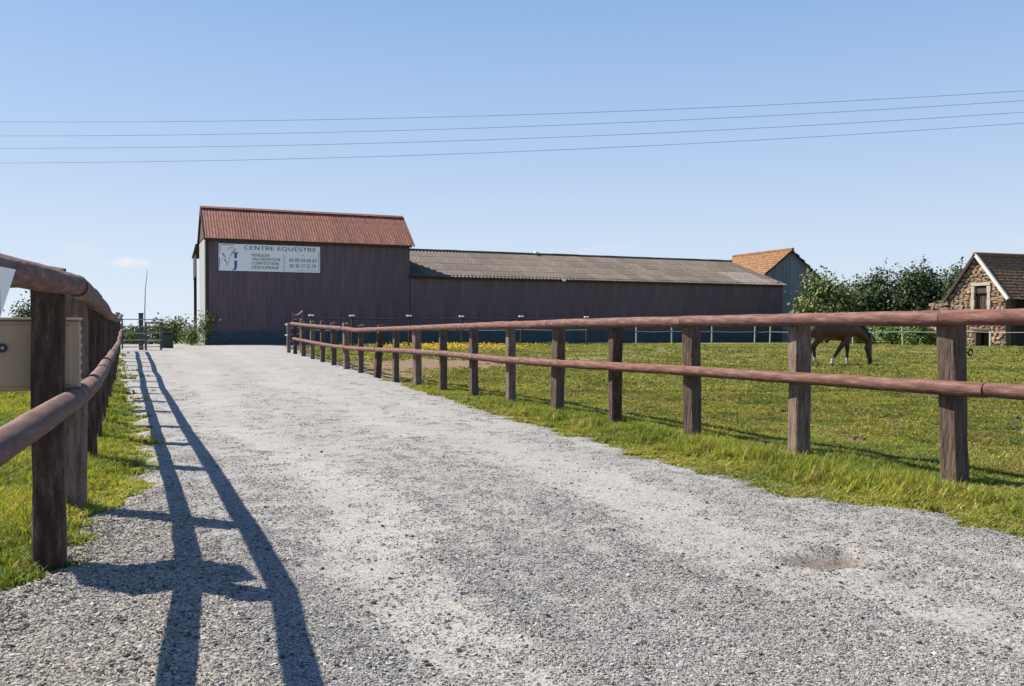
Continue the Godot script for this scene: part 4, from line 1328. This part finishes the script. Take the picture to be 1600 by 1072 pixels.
func small_things():
	# letterbox behind the near fence
	var lb := thing("letterbox", "beige metal letterbox with round black lock hung on the dark fence", "letterbox", Vector3(-0.212, 0.822, -4.90))
	lb.rotation.y = 0.14
	part(lb, "case", box_mesh(Vector3(0.5, 0.335, 0.26), 0.008), M.beige, Transform3D(Basis(), Vector3(-0.25, 0.1675, -0.13)))
	part(lb, "door", box_mesh(Vector3(0.44, 0.29, 0.012), 0.004), M.beige, Transform3D(Basis(), Vector3(-0.265, 0.1675, 0.006)))
	part(lb, "top_lip", box_mesh(Vector3(0.515, 0.012, 0.28), 0.003), M.beige_light, Transform3D(Basis(), Vector3(-0.25, 0.342, -0.125)))
	for k in 7: part(lb, "side_rib", box_mesh(Vector3(0.008, 0.02, 0.2), 0.002), M.beige_light, Transform3D(Basis(), Vector3(0.003, 0.045 + 0.042 * k, -0.13)))
	var lk := Sh.new()
	lk.tube([Vector3(0, 0, 0), Vector3(0, 0, 0.016)], [0.022, 0.02], 14)
	var lo := part(lb, "lock", lk.mesh(), M.black, Transform3D(Basis(), Vector3(-0.335, 0.205, 0.012)))
	var kh := Sh.new()
	kh.tube([Vector3(0, 0, 0.015), Vector3(0, 0, 0.019)], [0.009, 0.008], 10)
	part(lo, "keyhole", kh.mesh(), M.galv)
	part(lb, "mounting_bracket", box_mesh(Vector3(0.06, 0.05, 0.09), 0.005), M.steel_dark, Transform3D(Basis(), Vector3(-0.13, 0.16, 0.045)))
	# notice tied to the near rail: only its end shows at the picture's edge
	var sg := thing("rail_notice", "small white notice with red band tied on the near log rail, cut by picture edge", "sign", Vector3(-0.325, 1.138, -2.75))
	var bs := Basis(Vector3.UP, PI * 0.5 - 0.2)
	var sh := Sh.new()
	var cs := [Vector3(-0.3, 0.0, 0), Vector3(0.0, 0.0, 0), Vector3(0.13, 0.14, 0), Vector3(-0.3, 0.14, 0)]
	for d in [0.0, 0.012]:
		var f := Vector3(0, 0, d)
		sh.quad(cs[0] + f, cs[1] + f, cs[2] + f, cs[3] + f, Vector3(0, 0, 1 if d > 0 else -1))
	for k in 4: sh.quad(cs[k], cs[(k + 1) % 4], cs[(k + 1) % 4] + Vector3(0, 0, 0.012), cs[k] + Vector3(0, 0, 0.012))
	part(sg, "panel", sh.mesh(), M.white, Transform3D(bs, Vector3(0.0, 0, 0)))
	part(sg, "red_band", box_mesh(Vector3(0.3, 0.07, 0.004), 0.001), M.red, Transform3D(bs, bs * Vector3(-0.16, 0.045, 0.0155)))
	# field gate at the end of the near fence
	var gt := thing("field_gate", "grey tubular field gate hung at the far end of the dark fence", "gate", Vector3(-0.2, 0.32, -37.0))
	var g := Sh.new()
	for e in [0.0, 1.5]: g.tube([Vector3(e, 0.1, 0), Vector3(e, 1.25, 0)], [0.03, 0.03], 8)
	part(gt, "frame", g.mesh(), M.steel_dark)
	for k in 5:
		var s := Sh.new()
		s.tube([Vector3(0, 0, 0), Vector3(1.5, 0, 0)], [0.02, 0.02], 6)
		part(gt, "bar", s.mesh(), M.galv, Transform3D(Basis(), Vector3(0, 0.18 + 0.26 * k, 0)))
	gt.rotation.y = 0.35
	var po := thing("gate_post", "black square gate post with antenna standing behind it", "post", Vector3(0.47, 0.30, -38.3))
	part(po, "shaft", post_mesh(500, 1.45, 0.17), M.steel_dark)
	part(po, "cap", box_mesh(Vector3(0.2, 0.05, 0.2), 0.01), M.black, Transform3D(Basis(), Vector3(0, 1.48, 0)))
	var an := thing("whip_mast", "thin tall whip mast rising above the black gate post", "mast", Vector3(0.62, 0.32, -38.9))
	var ms := Sh.new()
	ms.tube([Vector3(0, -0.1, 0), Vector3(0.0, 1.6, 0), Vector3(0.02, 2.4, 0), Vector3(0.10, 3.2, 0)], [0.022, 0.02, 0.015, 0.009], 6)
	part(an, "rod", ms.mesh(), M.steel_dark)
	part(an, "foot_plate", box_mesh(Vector3(0.16, 0.03, 0.16), 0.005), M.steel_dark)
	var gf := thing("access_frame", "dark steel hoop frame standing on the drive beside gate post", "frame", Vector3(0.95, 0.31, -37.6))
	var q := Sh.new()
	q.tube([Vector3(0.22, -0.1, 0), Vector3(0.22, 1.12, 0)], [0.035, 0.035], 8)
	q.tube([Vector3(-0.32, -0.1, 0.5), Vector3(-0.32, 1.1, 0.5)], [0.03, 0.03], 8)
	part(gf, "upright", q.mesh(), M.steel_dark)
	for h in [1.1, 0.42]:
		var b := Sh.new()
		b.tube([Vector3(-0.32, h, 0.5), Vector3(0.22, h, 0)], [0.03, 0.03], 8)
		part(gf, "crossbar", b.mesh(), M.steel_dark if h > 1.0 else M.galv)
	var bn := thing("wheelie_bin", "dark green lidded bin standing by the hedge past the gate", "bin", Vector3(1.55, 0.33, -42.5))
	part(bn, "body", box_mesh(Vector3(0.54, 0.66, 0.55), 0.04), M.bin, Transform3D(Basis(), Vector3(0, 0.33, 0)))
	part(bn, "lid", box_mesh(Vector3(0.58, 0.06, 0.6), 0.02), M.bin, Transform3D(Basis(), Vector3(0, 0.69, 0)))
	# folded-back gate at the far end of the paddock fence
	var eg := thing("paddock_gate", "narrow weathered gate with white rungs ending the reddish paddock fence", "gate", Vector3(5.6, 0.33, -33.2))
	for x in [[-0.28, 1.05, 0.0], [0.22, 1.2, -0.2]]:
		part(eg, "post", post_mesh(510, 1.0, 0.13), M.post_grey, Transform3D(Basis().scaled(Vector3(1, x[1], 1)), Vector3(x[0], 0, x[2])))
	for k in 4:
		var s := Sh.new()
		s.tube([Vector3(-0.24, 0, 0.08), Vector3(0.16, 0.03, -0.1)], [0.02, 0.02], 6)
		part(eg, "rung", s.mesh(), M.galv, Transform3D(Basis(), Vector3(0, 0.16 + 0.24 * k, 0)))
	for x in [[-0.1, 1.45], [0.25, 1.56]]:
		var s := Sh.new()
		s.tube([Vector3(x[0], 0.85, -0.15), Vector3(x[0] + 0.01, x[1], -0.15)], [0.035, 0.032], 7)
		part(eg, "stake", s.mesh(), M.rail)
	var hk := Sh.new()
	hk.tube([Vector3(-0.1, 1.33, -0.15), Vector3(0.08, 1.36, -0.15), Vector3(0.25, 1.5, -0.15)], [0.022, 0.022, 0.022], 6)
	part(eg, "top_rung", hk.mesh(), M.galv)
	for h in [0.62, 1.0]: part(eg, "hinge_knob", box_mesh(Vector3(0.1, 0.06, 0.06), 0.02), M.white, Transform3D(Basis(), Vector3(-0.37, h, 0.05)))

# ------------------------------------------------------------------ vegetation
func make_plant(called: String, label: String, category: String, group: String, at: Vector3, lobes: Array, leaves: int, size: float, ca: Color, cb: Color, trunk_h: float, sd: int, sprigs := 40):
	var rg := RandomNumberGenerator.new()
	rg.seed = sd
	var t := thing(called, label, category, at, group)
	var s := Sh.new()
	s.tube([Vector3(0, -0.2, 0), Vector3(rg.randf_range(-0.1, 0.1), trunk_h * 0.5, 0), Vector3(rg.randf_range(-0.15, 0.15), trunk_h, 0)], [0.06 + trunk_h * 0.035, 0.05 + trunk_h * 0.028, 0.04 + trunk_h * 0.02], 8, true, 1.0, 0.1, sd)
	for l in lobes:
		var c: Vector3 = l[0]
		var st := Vector3(0, trunk_h * rg.randf_range(0.4, 0.95), 0)
		s.tube([st, st.lerp(c, 0.5) + Vector3(rg.randf_range(-0.2, 0.2), 0.1, rg.randf_range(-0.2, 0.2)), c + Vector3(0, (l[1] as Vector3).y * 0.4, 0)], [0.035 + 0.015 * trunk_h, 0.03, 0.012], 5, true)
	part(t, "trunk", s.mesh(), M.trunk)
	var f := Sh.new()
	var wsum := 0.0
	for l in lobes: wsum += l[1].x * l[1].y
	var leaf := func(p: Vector3, out: Vector3):
		var d := Vector3(rg.randf_range(-1, 1), rg.randf_range(-1, 1), rg.randf_range(-1, 1)).normalized()
		var nrm := (out * 0.7 + Vector3(rg.randf_range(-1, 1), rg.randf_range(-0.6, 1), rg.randf_range(-1, 1))).normalized()
		var a := nrm.cross(d).normalized()
		var b := nrm.cross(a).normalized()
		var L := size * rg.randf_range(0.6, 1.25)
		var k := rg.randf()
		f.col = ca.lerp(cb, k * k) * rg.randf_range(0.8, 1.2)
		f.col.a = 1.0
		var m := p - nrm * L * 0.12
		f.tri(p + a * L * 0.5, p + b * L * 0.28, m - a * L * 0.5)
		f.tri(p + a * L * 0.5, m - a * L * 0.5, p - b * L * 0.28)
	for l in lobes:
		var c: Vector3 = l[0]
		var rr: Vector3 = l[1]
		var cnt := int(leaves * rr.x * rr.y / wsum)
		# clumps inside the lobe, so that dark gaps open between them
		var clumps := []
		for k in maxi(8, int(rr.x * rr.y * 26.0)):
			var dir := Vector3(rg.randfn(), rg.randfn(), rg.randfn()).normalized()
			var tt := pow(rg.randf(), 0.4) * (0.88 + 0.22 * rg.randf())
			clumps.append(c + dir * rr * tt)
		for k in cnt:
			var cl: Vector3 = clumps[rg.randi() % clumps.size()]
			var p: Vector3 = cl + Vector3(rg.randfn(), rg.randfn() * 0.8, rg.randfn()) * size * 1.5
			if p.y < 0.02: continue
			leaf.call(p, (p - c).normalized())
		for k in int(sprigs * rr.x * rr.y / wsum) + 2:
			var dir := Vector3(rg.randfn(), absf(rg.randfn()) * 0.9, rg.randfn()).normalized()
			var p := c + dir * rr * 0.92
			var g := (dir + Vector3(0, 0.7, 0)).normalized()
			var n := rg.randi_range(6, 12)
			for j in n: leaf.call(p + g * size * 0.45 * j + Vector3(rg.randfn(), rg.randfn(), rg.randfn()) * size * 0.35, dir)
	part(t, "crown", f.mesh(), M.leaf)

func lobes_of(w: float, h0: float, h1: float, n: int, sd: int) -> Array:
	var rg := RandomNumberGenerator.new()
	rg.seed = sd
	var out := [[Vector3(0, (h0 + h1) * 0.48, 0), Vector3(w * 0.42, (h1 - h0) * 0.42, w * 0.4)]]
	for k in n:
		var a := TAU * k / n + rg.randf()
		var y := lerpf(h0, h1, rg.randf_range(0.2, 0.85))
		var taper := 1.0 - 0.6 * (y - h0) / (h1 - h0)
		var r := w * rg.randf_range(0.16, 0.25)
		out.append([Vector3(cos(a) * w * 0.36 * taper, y, sin(a) * w * 0.36 * taper), Vector3(r, minf(r * rg.randf_range(0.8, 1.2), (h1 - h0) * 0.34), r)])
	return out

func vegetation():
	var dk := Color(0.035, 0.065, 0.022)
	var dk2 := Color(0.062, 0.10, 0.033)
	var gr := "trees and shrubs behind the paddock"
	# big pale leaved shrub at the corner of the stable wing
	make_plant("leafy_shrub", "big rounded shrub with pale glossy leaves at the stable wing corner", "shrub", gr, Vector3(40.9, 0.33, -45.4), lobes_of(4.3, 0.3, 4.1, 8, 3), 9000, 0.24, Color(0.075, 0.115, 0.026), Color(0.30, 0.30, 0.10), 1.6, 11, 60)
	# dark row
	var spots := [[44.4, 45.0, 4.3, 4.3, "dark bushy tree touching the pale leaved shrub"], [45.0, 41.8, 3.6, 4.7, "dark tree with an upright top in the middle of the tree row"], [46.0, 39.2, 4.0, 4.5, "dark broad tree second from the stone outbuilding in the row"], [46.2, 37.2, 2.8, 3.2, "dark low tree right behind the rubble wall stump"], [47.5, 43.6, 4.4, 4.4, "dark tree filling the gap behind the upright topped tree"], [48.6, 41.0, 4.2, 4.3, "dark tree standing back between the two broadest crowns"]]
	var i := 0
	for q in spots:
		make_plant("dark_tree", q[4], "tree", gr, Vector3(q[0], 0.33, -q[1]), lobes_of(q[2], 0.2, q[3], 9, 20 + i), 13000, 0.21, dk, dk2, 2.2, 31 + i, 70)
		i += 1
	make_plant("slender_tree", "slender pale green tree standing between the dark row and the outbuilding roof", "tree", gr, Vector3(58.0, 0.33, -48.4), [[Vector3(0, 3.6, 0), Vector3(0.8, 2.0, 0.8)], [Vector3(0.2, 4.9, 0), Vector3(0.5, 0.8, 0.5)], [Vector3(-0.4, 2.6, 0.2), Vector3(0.9, 1.2, 0.9)]], 2600, 0.26, Color(0.14, 0.2, 0.05), Color(0.3, 0.36, 0.14), 4.0, 41, 30)
	make_plant("roadside_tree", "dark leafy tree reaching over the brown tiled roof at picture edge", "tree", gr, Vector3(43.7, 0.3, -28.3), lobes_of(2.9, 1.6, 5.4, 7, 6), 7000, 0.2, dk, dk2, 2.6, 43, 60)
	# low growth under the row
	i = 0
	for q in [[37.2, 42.5, 1.9, 1.3], [38.6, 40.3, 2.2, 1.5], [39.0, 38.2, 2.0, 1.3], [38.4, 36.0, 1.5, 1.2], [40.9, 43.9, 2.6, 1.8]]:
		make_plant("low_bush", ["low bright green bush below the pale leaved shrub", "low bright green bush behind the grazing horse's back", "low bright green bush ahead of the grazing horse", "low bright green bush near the rubble wall stump", "low green bush at the dark tree's foot"][i], "bush", "low bushes along the paddock edge", Vector3(q[0], 0.3, -q[1]), lobes_of(q[2], 0.05, q[3], 5, 50 + i), 2200, 0.15, Color(0.07, 0.14, 0.025), Color(0.18, 0.26, 0.06), 0.5, 51 + i, 30)
		i += 1
	# hedge and shrubs past the gate, left of the barn
	var hedge := [[-0.6, 60.0, 3.0, 0.85, "rounded hedge bush farthest from the barn corner"], [1.1, 58.0, 3.0, 0.95, "rounded hedge bush behind the dark green bin"], [2.2, 55.5, 2.6, 1.3, "tall hedge bush next to the pale barn end wall"], [-3.6, 64.0, 4.0, 0.7, "low hedge bush behind the field gate"]]
	i = 0
	for q in hedge:
		make_plant("hedge_bush", q[4], "bush", "bushes past the field gate", Vector3(q[0], 0.32, -q[1]), lobes_of(q[2], 0.05, q[3], 6, 70 + i), 2600, 0.17, Color(0.05, 0.085, 0.02), Color(0.15, 0.19, 0.05), 0.4, 71 + i, 4)
		i += 1
	make_plant("flowering_shrub", "small pale blossomed shrub at the foot of the barn corner", "shrub", "", Vector3(3.05, 0.32, -50.0), lobes_of(1.1, 0.05, 1.1, 4, 80), 800, 0.12, Color(0.10, 0.15, 0.04), Color(0.34, 0.34, 0.2), 0.4, 81, 10)
	make_plant("corner_creeper", "green climbing plant clinging to the bottom of the barn corner", "plant", "", Vector3(3.8, 0.32, -50.2), [[Vector3(0, 0.8, 0), Vector3(0.2, 0.75, 0.2)], [Vector3(0.1, 1.35, 0.05), Vector3(0.25, 0.3, 0.15)]], 500, 0.12, Color(0.06, 0.12, 0.02), Color(0.18, 0.26, 0.06), 0.9, 83, 14)
	# far tree tops over the open field
	i = 0
	for q in [[-31.0, 150.0, 5.5, 5.2], [-24.0, 170.0, 6.5, 5.6], [-8.5, 140.0, 4.0, 7.2], [-14.0, 165.0, 7.0, 4.8]]:
		make_plant("field_tree", ["small far tree seen between the near post and picture edge", "far round tree on the field skyline behind the letterbox", "far tree top poking above the dark fence's log rail", "far low tree on the field skyline behind the dark fence posts"][i], "tree", "far trees beyond the open field", Vector3(q[0], 0.3, -q[1]), lobes_of(q[2], 0.8, q[3], 6, 90 + i), 1500, 0.5, dk, Color(0.09, 0.13, 0.04), 2.0, 91 + i, 20)
		i += 1

# ------------------------------------------------------------------ the horse
func horse():
	var bones := []
	var B := func(a: Vector3, ra: float, b: Vector3, rb: float): bones.append([a, ra, b, rb])
	B.call(Vector3(-0.55, 1.14, 0), 0.27, Vector3(0.1, 1.06, 0), 0.30)
	B.call(Vector3(0.1, 1.06, 0), 0.30, Vector3(0.48, 1.10, 0), 0.26)
	B.call(Vector3(-0.62, 1.2, 0), 0.24, Vector3(-0.30, 1.26, 0), 0.18)
	B.call(Vector3(0.30, 1.36, 0), 0.12, Vector3(0.55, 1.22, 0), 0.17)
	B.call(Vector3(0.50, 1.16, 0), 0.21, Vector3(0.82, 0.94, 0), 0.145)
	B.call(Vector3(0.82, 0.94, 0), 0.145, Vector3(1.02, 0.74, 0), 0.105)
	B.call(Vector3(1.06, 0.74, 0), 0.09, Vector3(1.03, 0.52, 0), 0.105)
	B.call(Vector3(1.03, 0.52, 0), 0.10, Vector3(1.09, 0.14, 0), 0.062)
	B.call(Vector3(1.09, 0.14, 0), 0.065, Vector3(1.08, 0.09, 0), 0.062)
	for s in [-1.0, 1.0]:
		B.call(Vector3(1.03, 0.82, 0.055 * s), 0.035, Vector3(0.98, 0.93, 0.08 * s), 0.012)
	# hind legs (near one set back), then fore legs (one trailing)
	var hind := [[0.15, -0.62, -0.50, -0.76, -0.78, -0.755], [-0.15, -0.56, -0.40, -0.56, -0.52, -0.47]]
	for h in hind:
		var z: float = h[0]
		B.call(Vector3(h[1], 1.05, z * 0.7), 0.20, Vector3(h[2], 0.80, z), 0.14)
		B.call(Vector3(h[2] - 0.04, 0.82, z), 0.135, Vector3(h[3], 0.52, z), 0.062)
		B.call(Vector3(h[3], 0.52, z), 0.06, Vector3(h[4], 0.17, z), 0.042)
		B.call(Vector3(h[4], 0.17, z), 0.044, Vector3(h[5] + 0.03, 0.07, z), 0.045)
		B.call(Vector3(h[5] + 0.04, 0.06, z), 0.05, Vector3(h[5] + 0.05, 0.035, z), 0.06)
	var fore := [[0.13, 0.42, 0.34, 0.10, -0.09, -0.13], [-0.13, 0.45, 0.43, 0.45, 0.44, 0.43]]
	for h in fore:
		var z: float = h[0]
		B.call(Vector3(h[1], 1.02, z * 0.8), 0.17, Vector3(h[2], 0.78, z), 0.10)
		B.call(Vector3(h[2], 0.80, z), 0.10, Vector3(h[3], 0.47, z), 0.058)
		B.call(Vector3(h[3], 0.47, z), 0.056, Vector3(h[4], 0.16, z), 0.040)
		B.call(Vector3(h[4], 0.16, z), 0.043, Vector3(h[5] + 0.02, 0.07, z), 0.043)
		B.call(Vector3(h[5] + 0.03, 0.06, z), 0.05, Vector3(h[5] + 0.04, 0.035, z), 0.058)
	var cell := 0.022
	var org := Vector3(-1.0, -0.06, -0.42)
	var nx := int(2.3 / cell)
	var ny := int(1.72 / cell)
	var nzz := int(0.84 / cell)
	var d := PackedFloat32Array()
	d.resize(nx * ny * nzz)
	d.fill(1.0)
	for q in bones:
		var a: Vector3 = q[0]
		var b: Vector3 = q[2]
		var ra: float = q[1]
		var rb: float = q[3]
		var rm := maxf(ra, rb) + 0.09
		var lo := (Vector3(minf(a.x, b.x), minf(a.y, b.y), minf(a.z, b.z)) - Vector3.ONE * rm - org) / cell
		var hi := (Vector3(maxf(a.x, b.x), maxf(a.y, b.y), maxf(a.z, b.z)) + Vector3.ONE * rm - org) / cell
		var ab := b - a
		var l2 := maxf(ab.length_squared(), 1e-6)
		var kk := 0.05 if rm > 0.2 else 0.025
		for x in range(maxi(0, int(lo.x)), mini(nx, int(hi.x) + 1)):
			for y in range(maxi(0, int(lo.y)), mini(ny, int(hi.y) + 1)):
				for z in range(maxi(0, int(lo.z)), mini(nzz, int(hi.z) + 1)):
					var p := org + Vector3(x, y, z) * cell
					var t := clampf((p - a).dot(ab) / l2, 0.0, 1.0)
					var e := (p - a - ab * t).length() - lerpf(ra, rb, t)
					var id := (x * ny + y) * nzz + z
					var o := d[id]
					var h := maxf(kk - absf(o - e), 0.0) / kk
					d[id] = minf(o, e) - h * h * kk * 0.25
	# surface nets
	var idx := {}
	var vs := []
	var st := SurfaceTool.new()
	st.begin(Mesh.PRIMITIVE_TRIANGLES)
	for x in nx - 1:
		for y in ny - 1:
			for z in nzz - 1:
				var base := (x * ny + y) * nzz + z
				var c0 := d[base]
				var offs := [0, nzz * ny, nzz, nzz * ny + nzz, 1, nzz * ny + 1, nzz + 1, nzz * ny + nzz + 1]
				var neg := 0
				for o in offs:
					if d[base + o] < 0.0: neg += 1
				if neg == 0 or neg == 8: continue
				var acc := Vector3.ZERO
				var cnt := 0
				for e in [[0, 1], [2, 3], [4, 5], [6, 7], [0, 2], [1, 3], [4, 6], [5, 7], [0, 4], [1, 5], [2, 6], [3, 7]]:
					var va := d[base + offs[e[0]]]
					var vb := d[base + offs[e[1]]]
					if (va < 0.0) != (vb < 0.0):
						var t := va / (va - vb)
						var pa := Vector3(e[0] & 1, (e[0] >> 1) & 1, (e[0] >> 2) & 1)
						var pb := Vector3(e[1] & 1, (e[1] >> 1) & 1, (e[1] >> 2) & 1)
						acc += pa.lerp(pb, t)
						cnt += 1
				var p := org + (Vector3(x, y, z) + acc / cnt) * cell
				idx[Vector3i(x, y, z)] = vs.size()
				vs.append(p)
				var w := 0.04 * nz.get_noise_3d(p.x * 200.0, p.y * 200.0, p.z * 200.0)
				var col := Color(0.07, 0.027, 0.013)
				if p.y < 0.62 and p.x < 0.8: col = col.lerp(Color(0.012, 0.009, 0.008), sstep(0.66, 0.5, p.y + w))
				if p.y + w < 0.24 and p.x < 0.8: col = Color(0.40, 0.36, 0.32)
				if p.y < 0.055 and p.x < 0.8: col = Color(0.05, 0.04, 0.035)
				if p.x > 0.85 and p.y + w < 0.22: col = Color(0.02, 0.013, 0.011)
				st.set_color(col)
				st.set_smooth_group(0)
				st.add_vertex(p)
	for x in range(1, nx - 1):
		for y in range(1, ny - 1):
			for z in range(1, nzz - 1):
				var base := (x * ny + y) * nzz + z
				for ax in 3:
					var o: int = [nzz * ny, nzz, 1][ax]
					var a := d[base]
					var b := d[base + o]
					if (a < 0.0) == (b < 0.0): continue
					var u := Vector3i.ZERO
					var v := Vector3i.ZERO
					u[(ax + 1) % 3] = 1
					v[(ax + 2) % 3] = 1
					var c := Vector3i(x, y, z)
					var k := [c - u - v, c - v, c, c - u]
					if not (idx.has(k[0]) and idx.has(k[1]) and idx.has(k[2]) and idx.has(k[3])): continue
					var q := [idx[k[0]], idx[k[1]], idx[k[2]], idx[k[3]]]
					if a < 0.0: q = [q[3], q[2], q[1], q[0]]
					for m in [0, 1, 2, 0, 2, 3]: st.add_index(q[m])
	st.generate_normals()
	var t := thing("horse", "dark bay horse with white socks grazing in the paddock", "horse", Vector3(19.55, H(19.55, 21.4), -21.4))
	t.rotation.y = atan(600.0 / 1420.0) * -1.0
	var hm := mat(Color.WHITE, 0.55, null, Vector3.ZERO, true)
	part(t, "body", st.commit(), hm)
	var hair := mat(lin(0.012, 0.009, 0.008), 0.6)
	var ta := Sh.new()
	var rg := RandomNumberGenerator.new()
	rg.seed = 3
	for k in 26:
		var z := rg.randf_range(-0.05, 0.05)
		var f := rg.randf_range(-0.05, 0.05)
		ta.tube([Vector3(-0.80, 1.30, z * 0.4), Vector3(-0.90 + f * 0.4, 1.1, z * 0.8), Vector3(-0.92 + f, 0.8, z), Vector3(-0.90 + f * 1.3, rg.randf_range(0.42, 0.6), z * 1.3)], [0.02, 0.022, 0.02, 0.003], 5)
	part(t, "tail", ta.mesh(), hair)
	var mn := Sh.new()
	for k in 44:
		var u := k / 43.0
		var p := Vector3(0.42, 1.40, 0).lerp(Vector3(1.06, 0.86, 0), u) + Vector3(0.06, 0.05, 0) * sin(u * PI)
		mn.tube([p, p + Vector3(0.03, 0.02, 0.06), p + Vector3(rg.randf_range(-0.02, 0.02), -0.16, 0.10 + rg.randf_range(-0.01, 0.02))], [0.018, 0.016, 0.004], 4)
	part(t, "mane", mn.mesh(), hair)
	for s in [-1.0, 1.0]:
		var e := Sh.new()
		e.tube([Vector3(1.075, 0.60, 0.088 * s), Vector3(1.075, 0.60, 0.102 * s)], [0.018, 0.01], 8)
		part(t, "eye", e.mesh(), M.black)

# ------------------------------------------------------------------ overhead wires
func wires():
	# poles stand outside the picture on either side
	var A := Vector2(-29.0, 44.6)
	var E := Vector2(44.0, 8.5)
	var pa := thing("wire_pole", "wooden pole carrying the overhead wires past the open field", "pole", Vector3(A.x, 0.3, -A.y))
	var pb := thing("wire_pole", "wooden pole carrying the overhead wires past the paddock corner", "pole", Vector3(E.x, 0.2, -E.y))
	var ys := [[8.95, 9.68], [8.37, 9.52], [7.95, 9.22], [7.37, 9.01]]
	for q in [[pa, 0], [pb, 1]]:
		var s := Sh.new()
		s.tube([Vector3(0, -0.5, 0), Vector3(0, 5, 0), Vector3(0, 9.9, 0)], [0.15, 0.13, 0.1], 10)
		part(q[0], "shaft", s.mesh(), M.post_dark)
		for k in 4: part(q[0], "insulator", box_mesh(Vector3(0.12, 0.12, 0.12), 0.03), M.white, Transform3D(Basis(), Vector3(0, ys[k][q[1]] - q[0].position.y, 0.14)))
	for k in 4:
		var a := Vector3(A.x, ys[k][0], -A.y + 0.14)
		var b := Vector3(E.x, ys[k][1], -E.y + 0.14)
		var mid := (a + b) * 0.5
		var path := []
		var rad := []
		for j in 33:
			var f := j / 32.0
			path.append(a.lerp(b, f) - Vector3(0, 4.0 * f * (1.0 - f) * 1.85, 0) - mid)
			rad.append(0.0065)
		var s := Sh.new()
		s.tube(path, rad, 5, false)
		var w := part(self, "overhead_wire", s.mesh(), M.wire, Transform3D(Basis(), mid))
		tag(w, ["topmost of the four thin wires crossing the sky", "second wire from the top crossing the sky", "third wire from the top crossing the sky", "lowest of the four thin wires crossing the sky"][k], "wire", "four overhead wires")
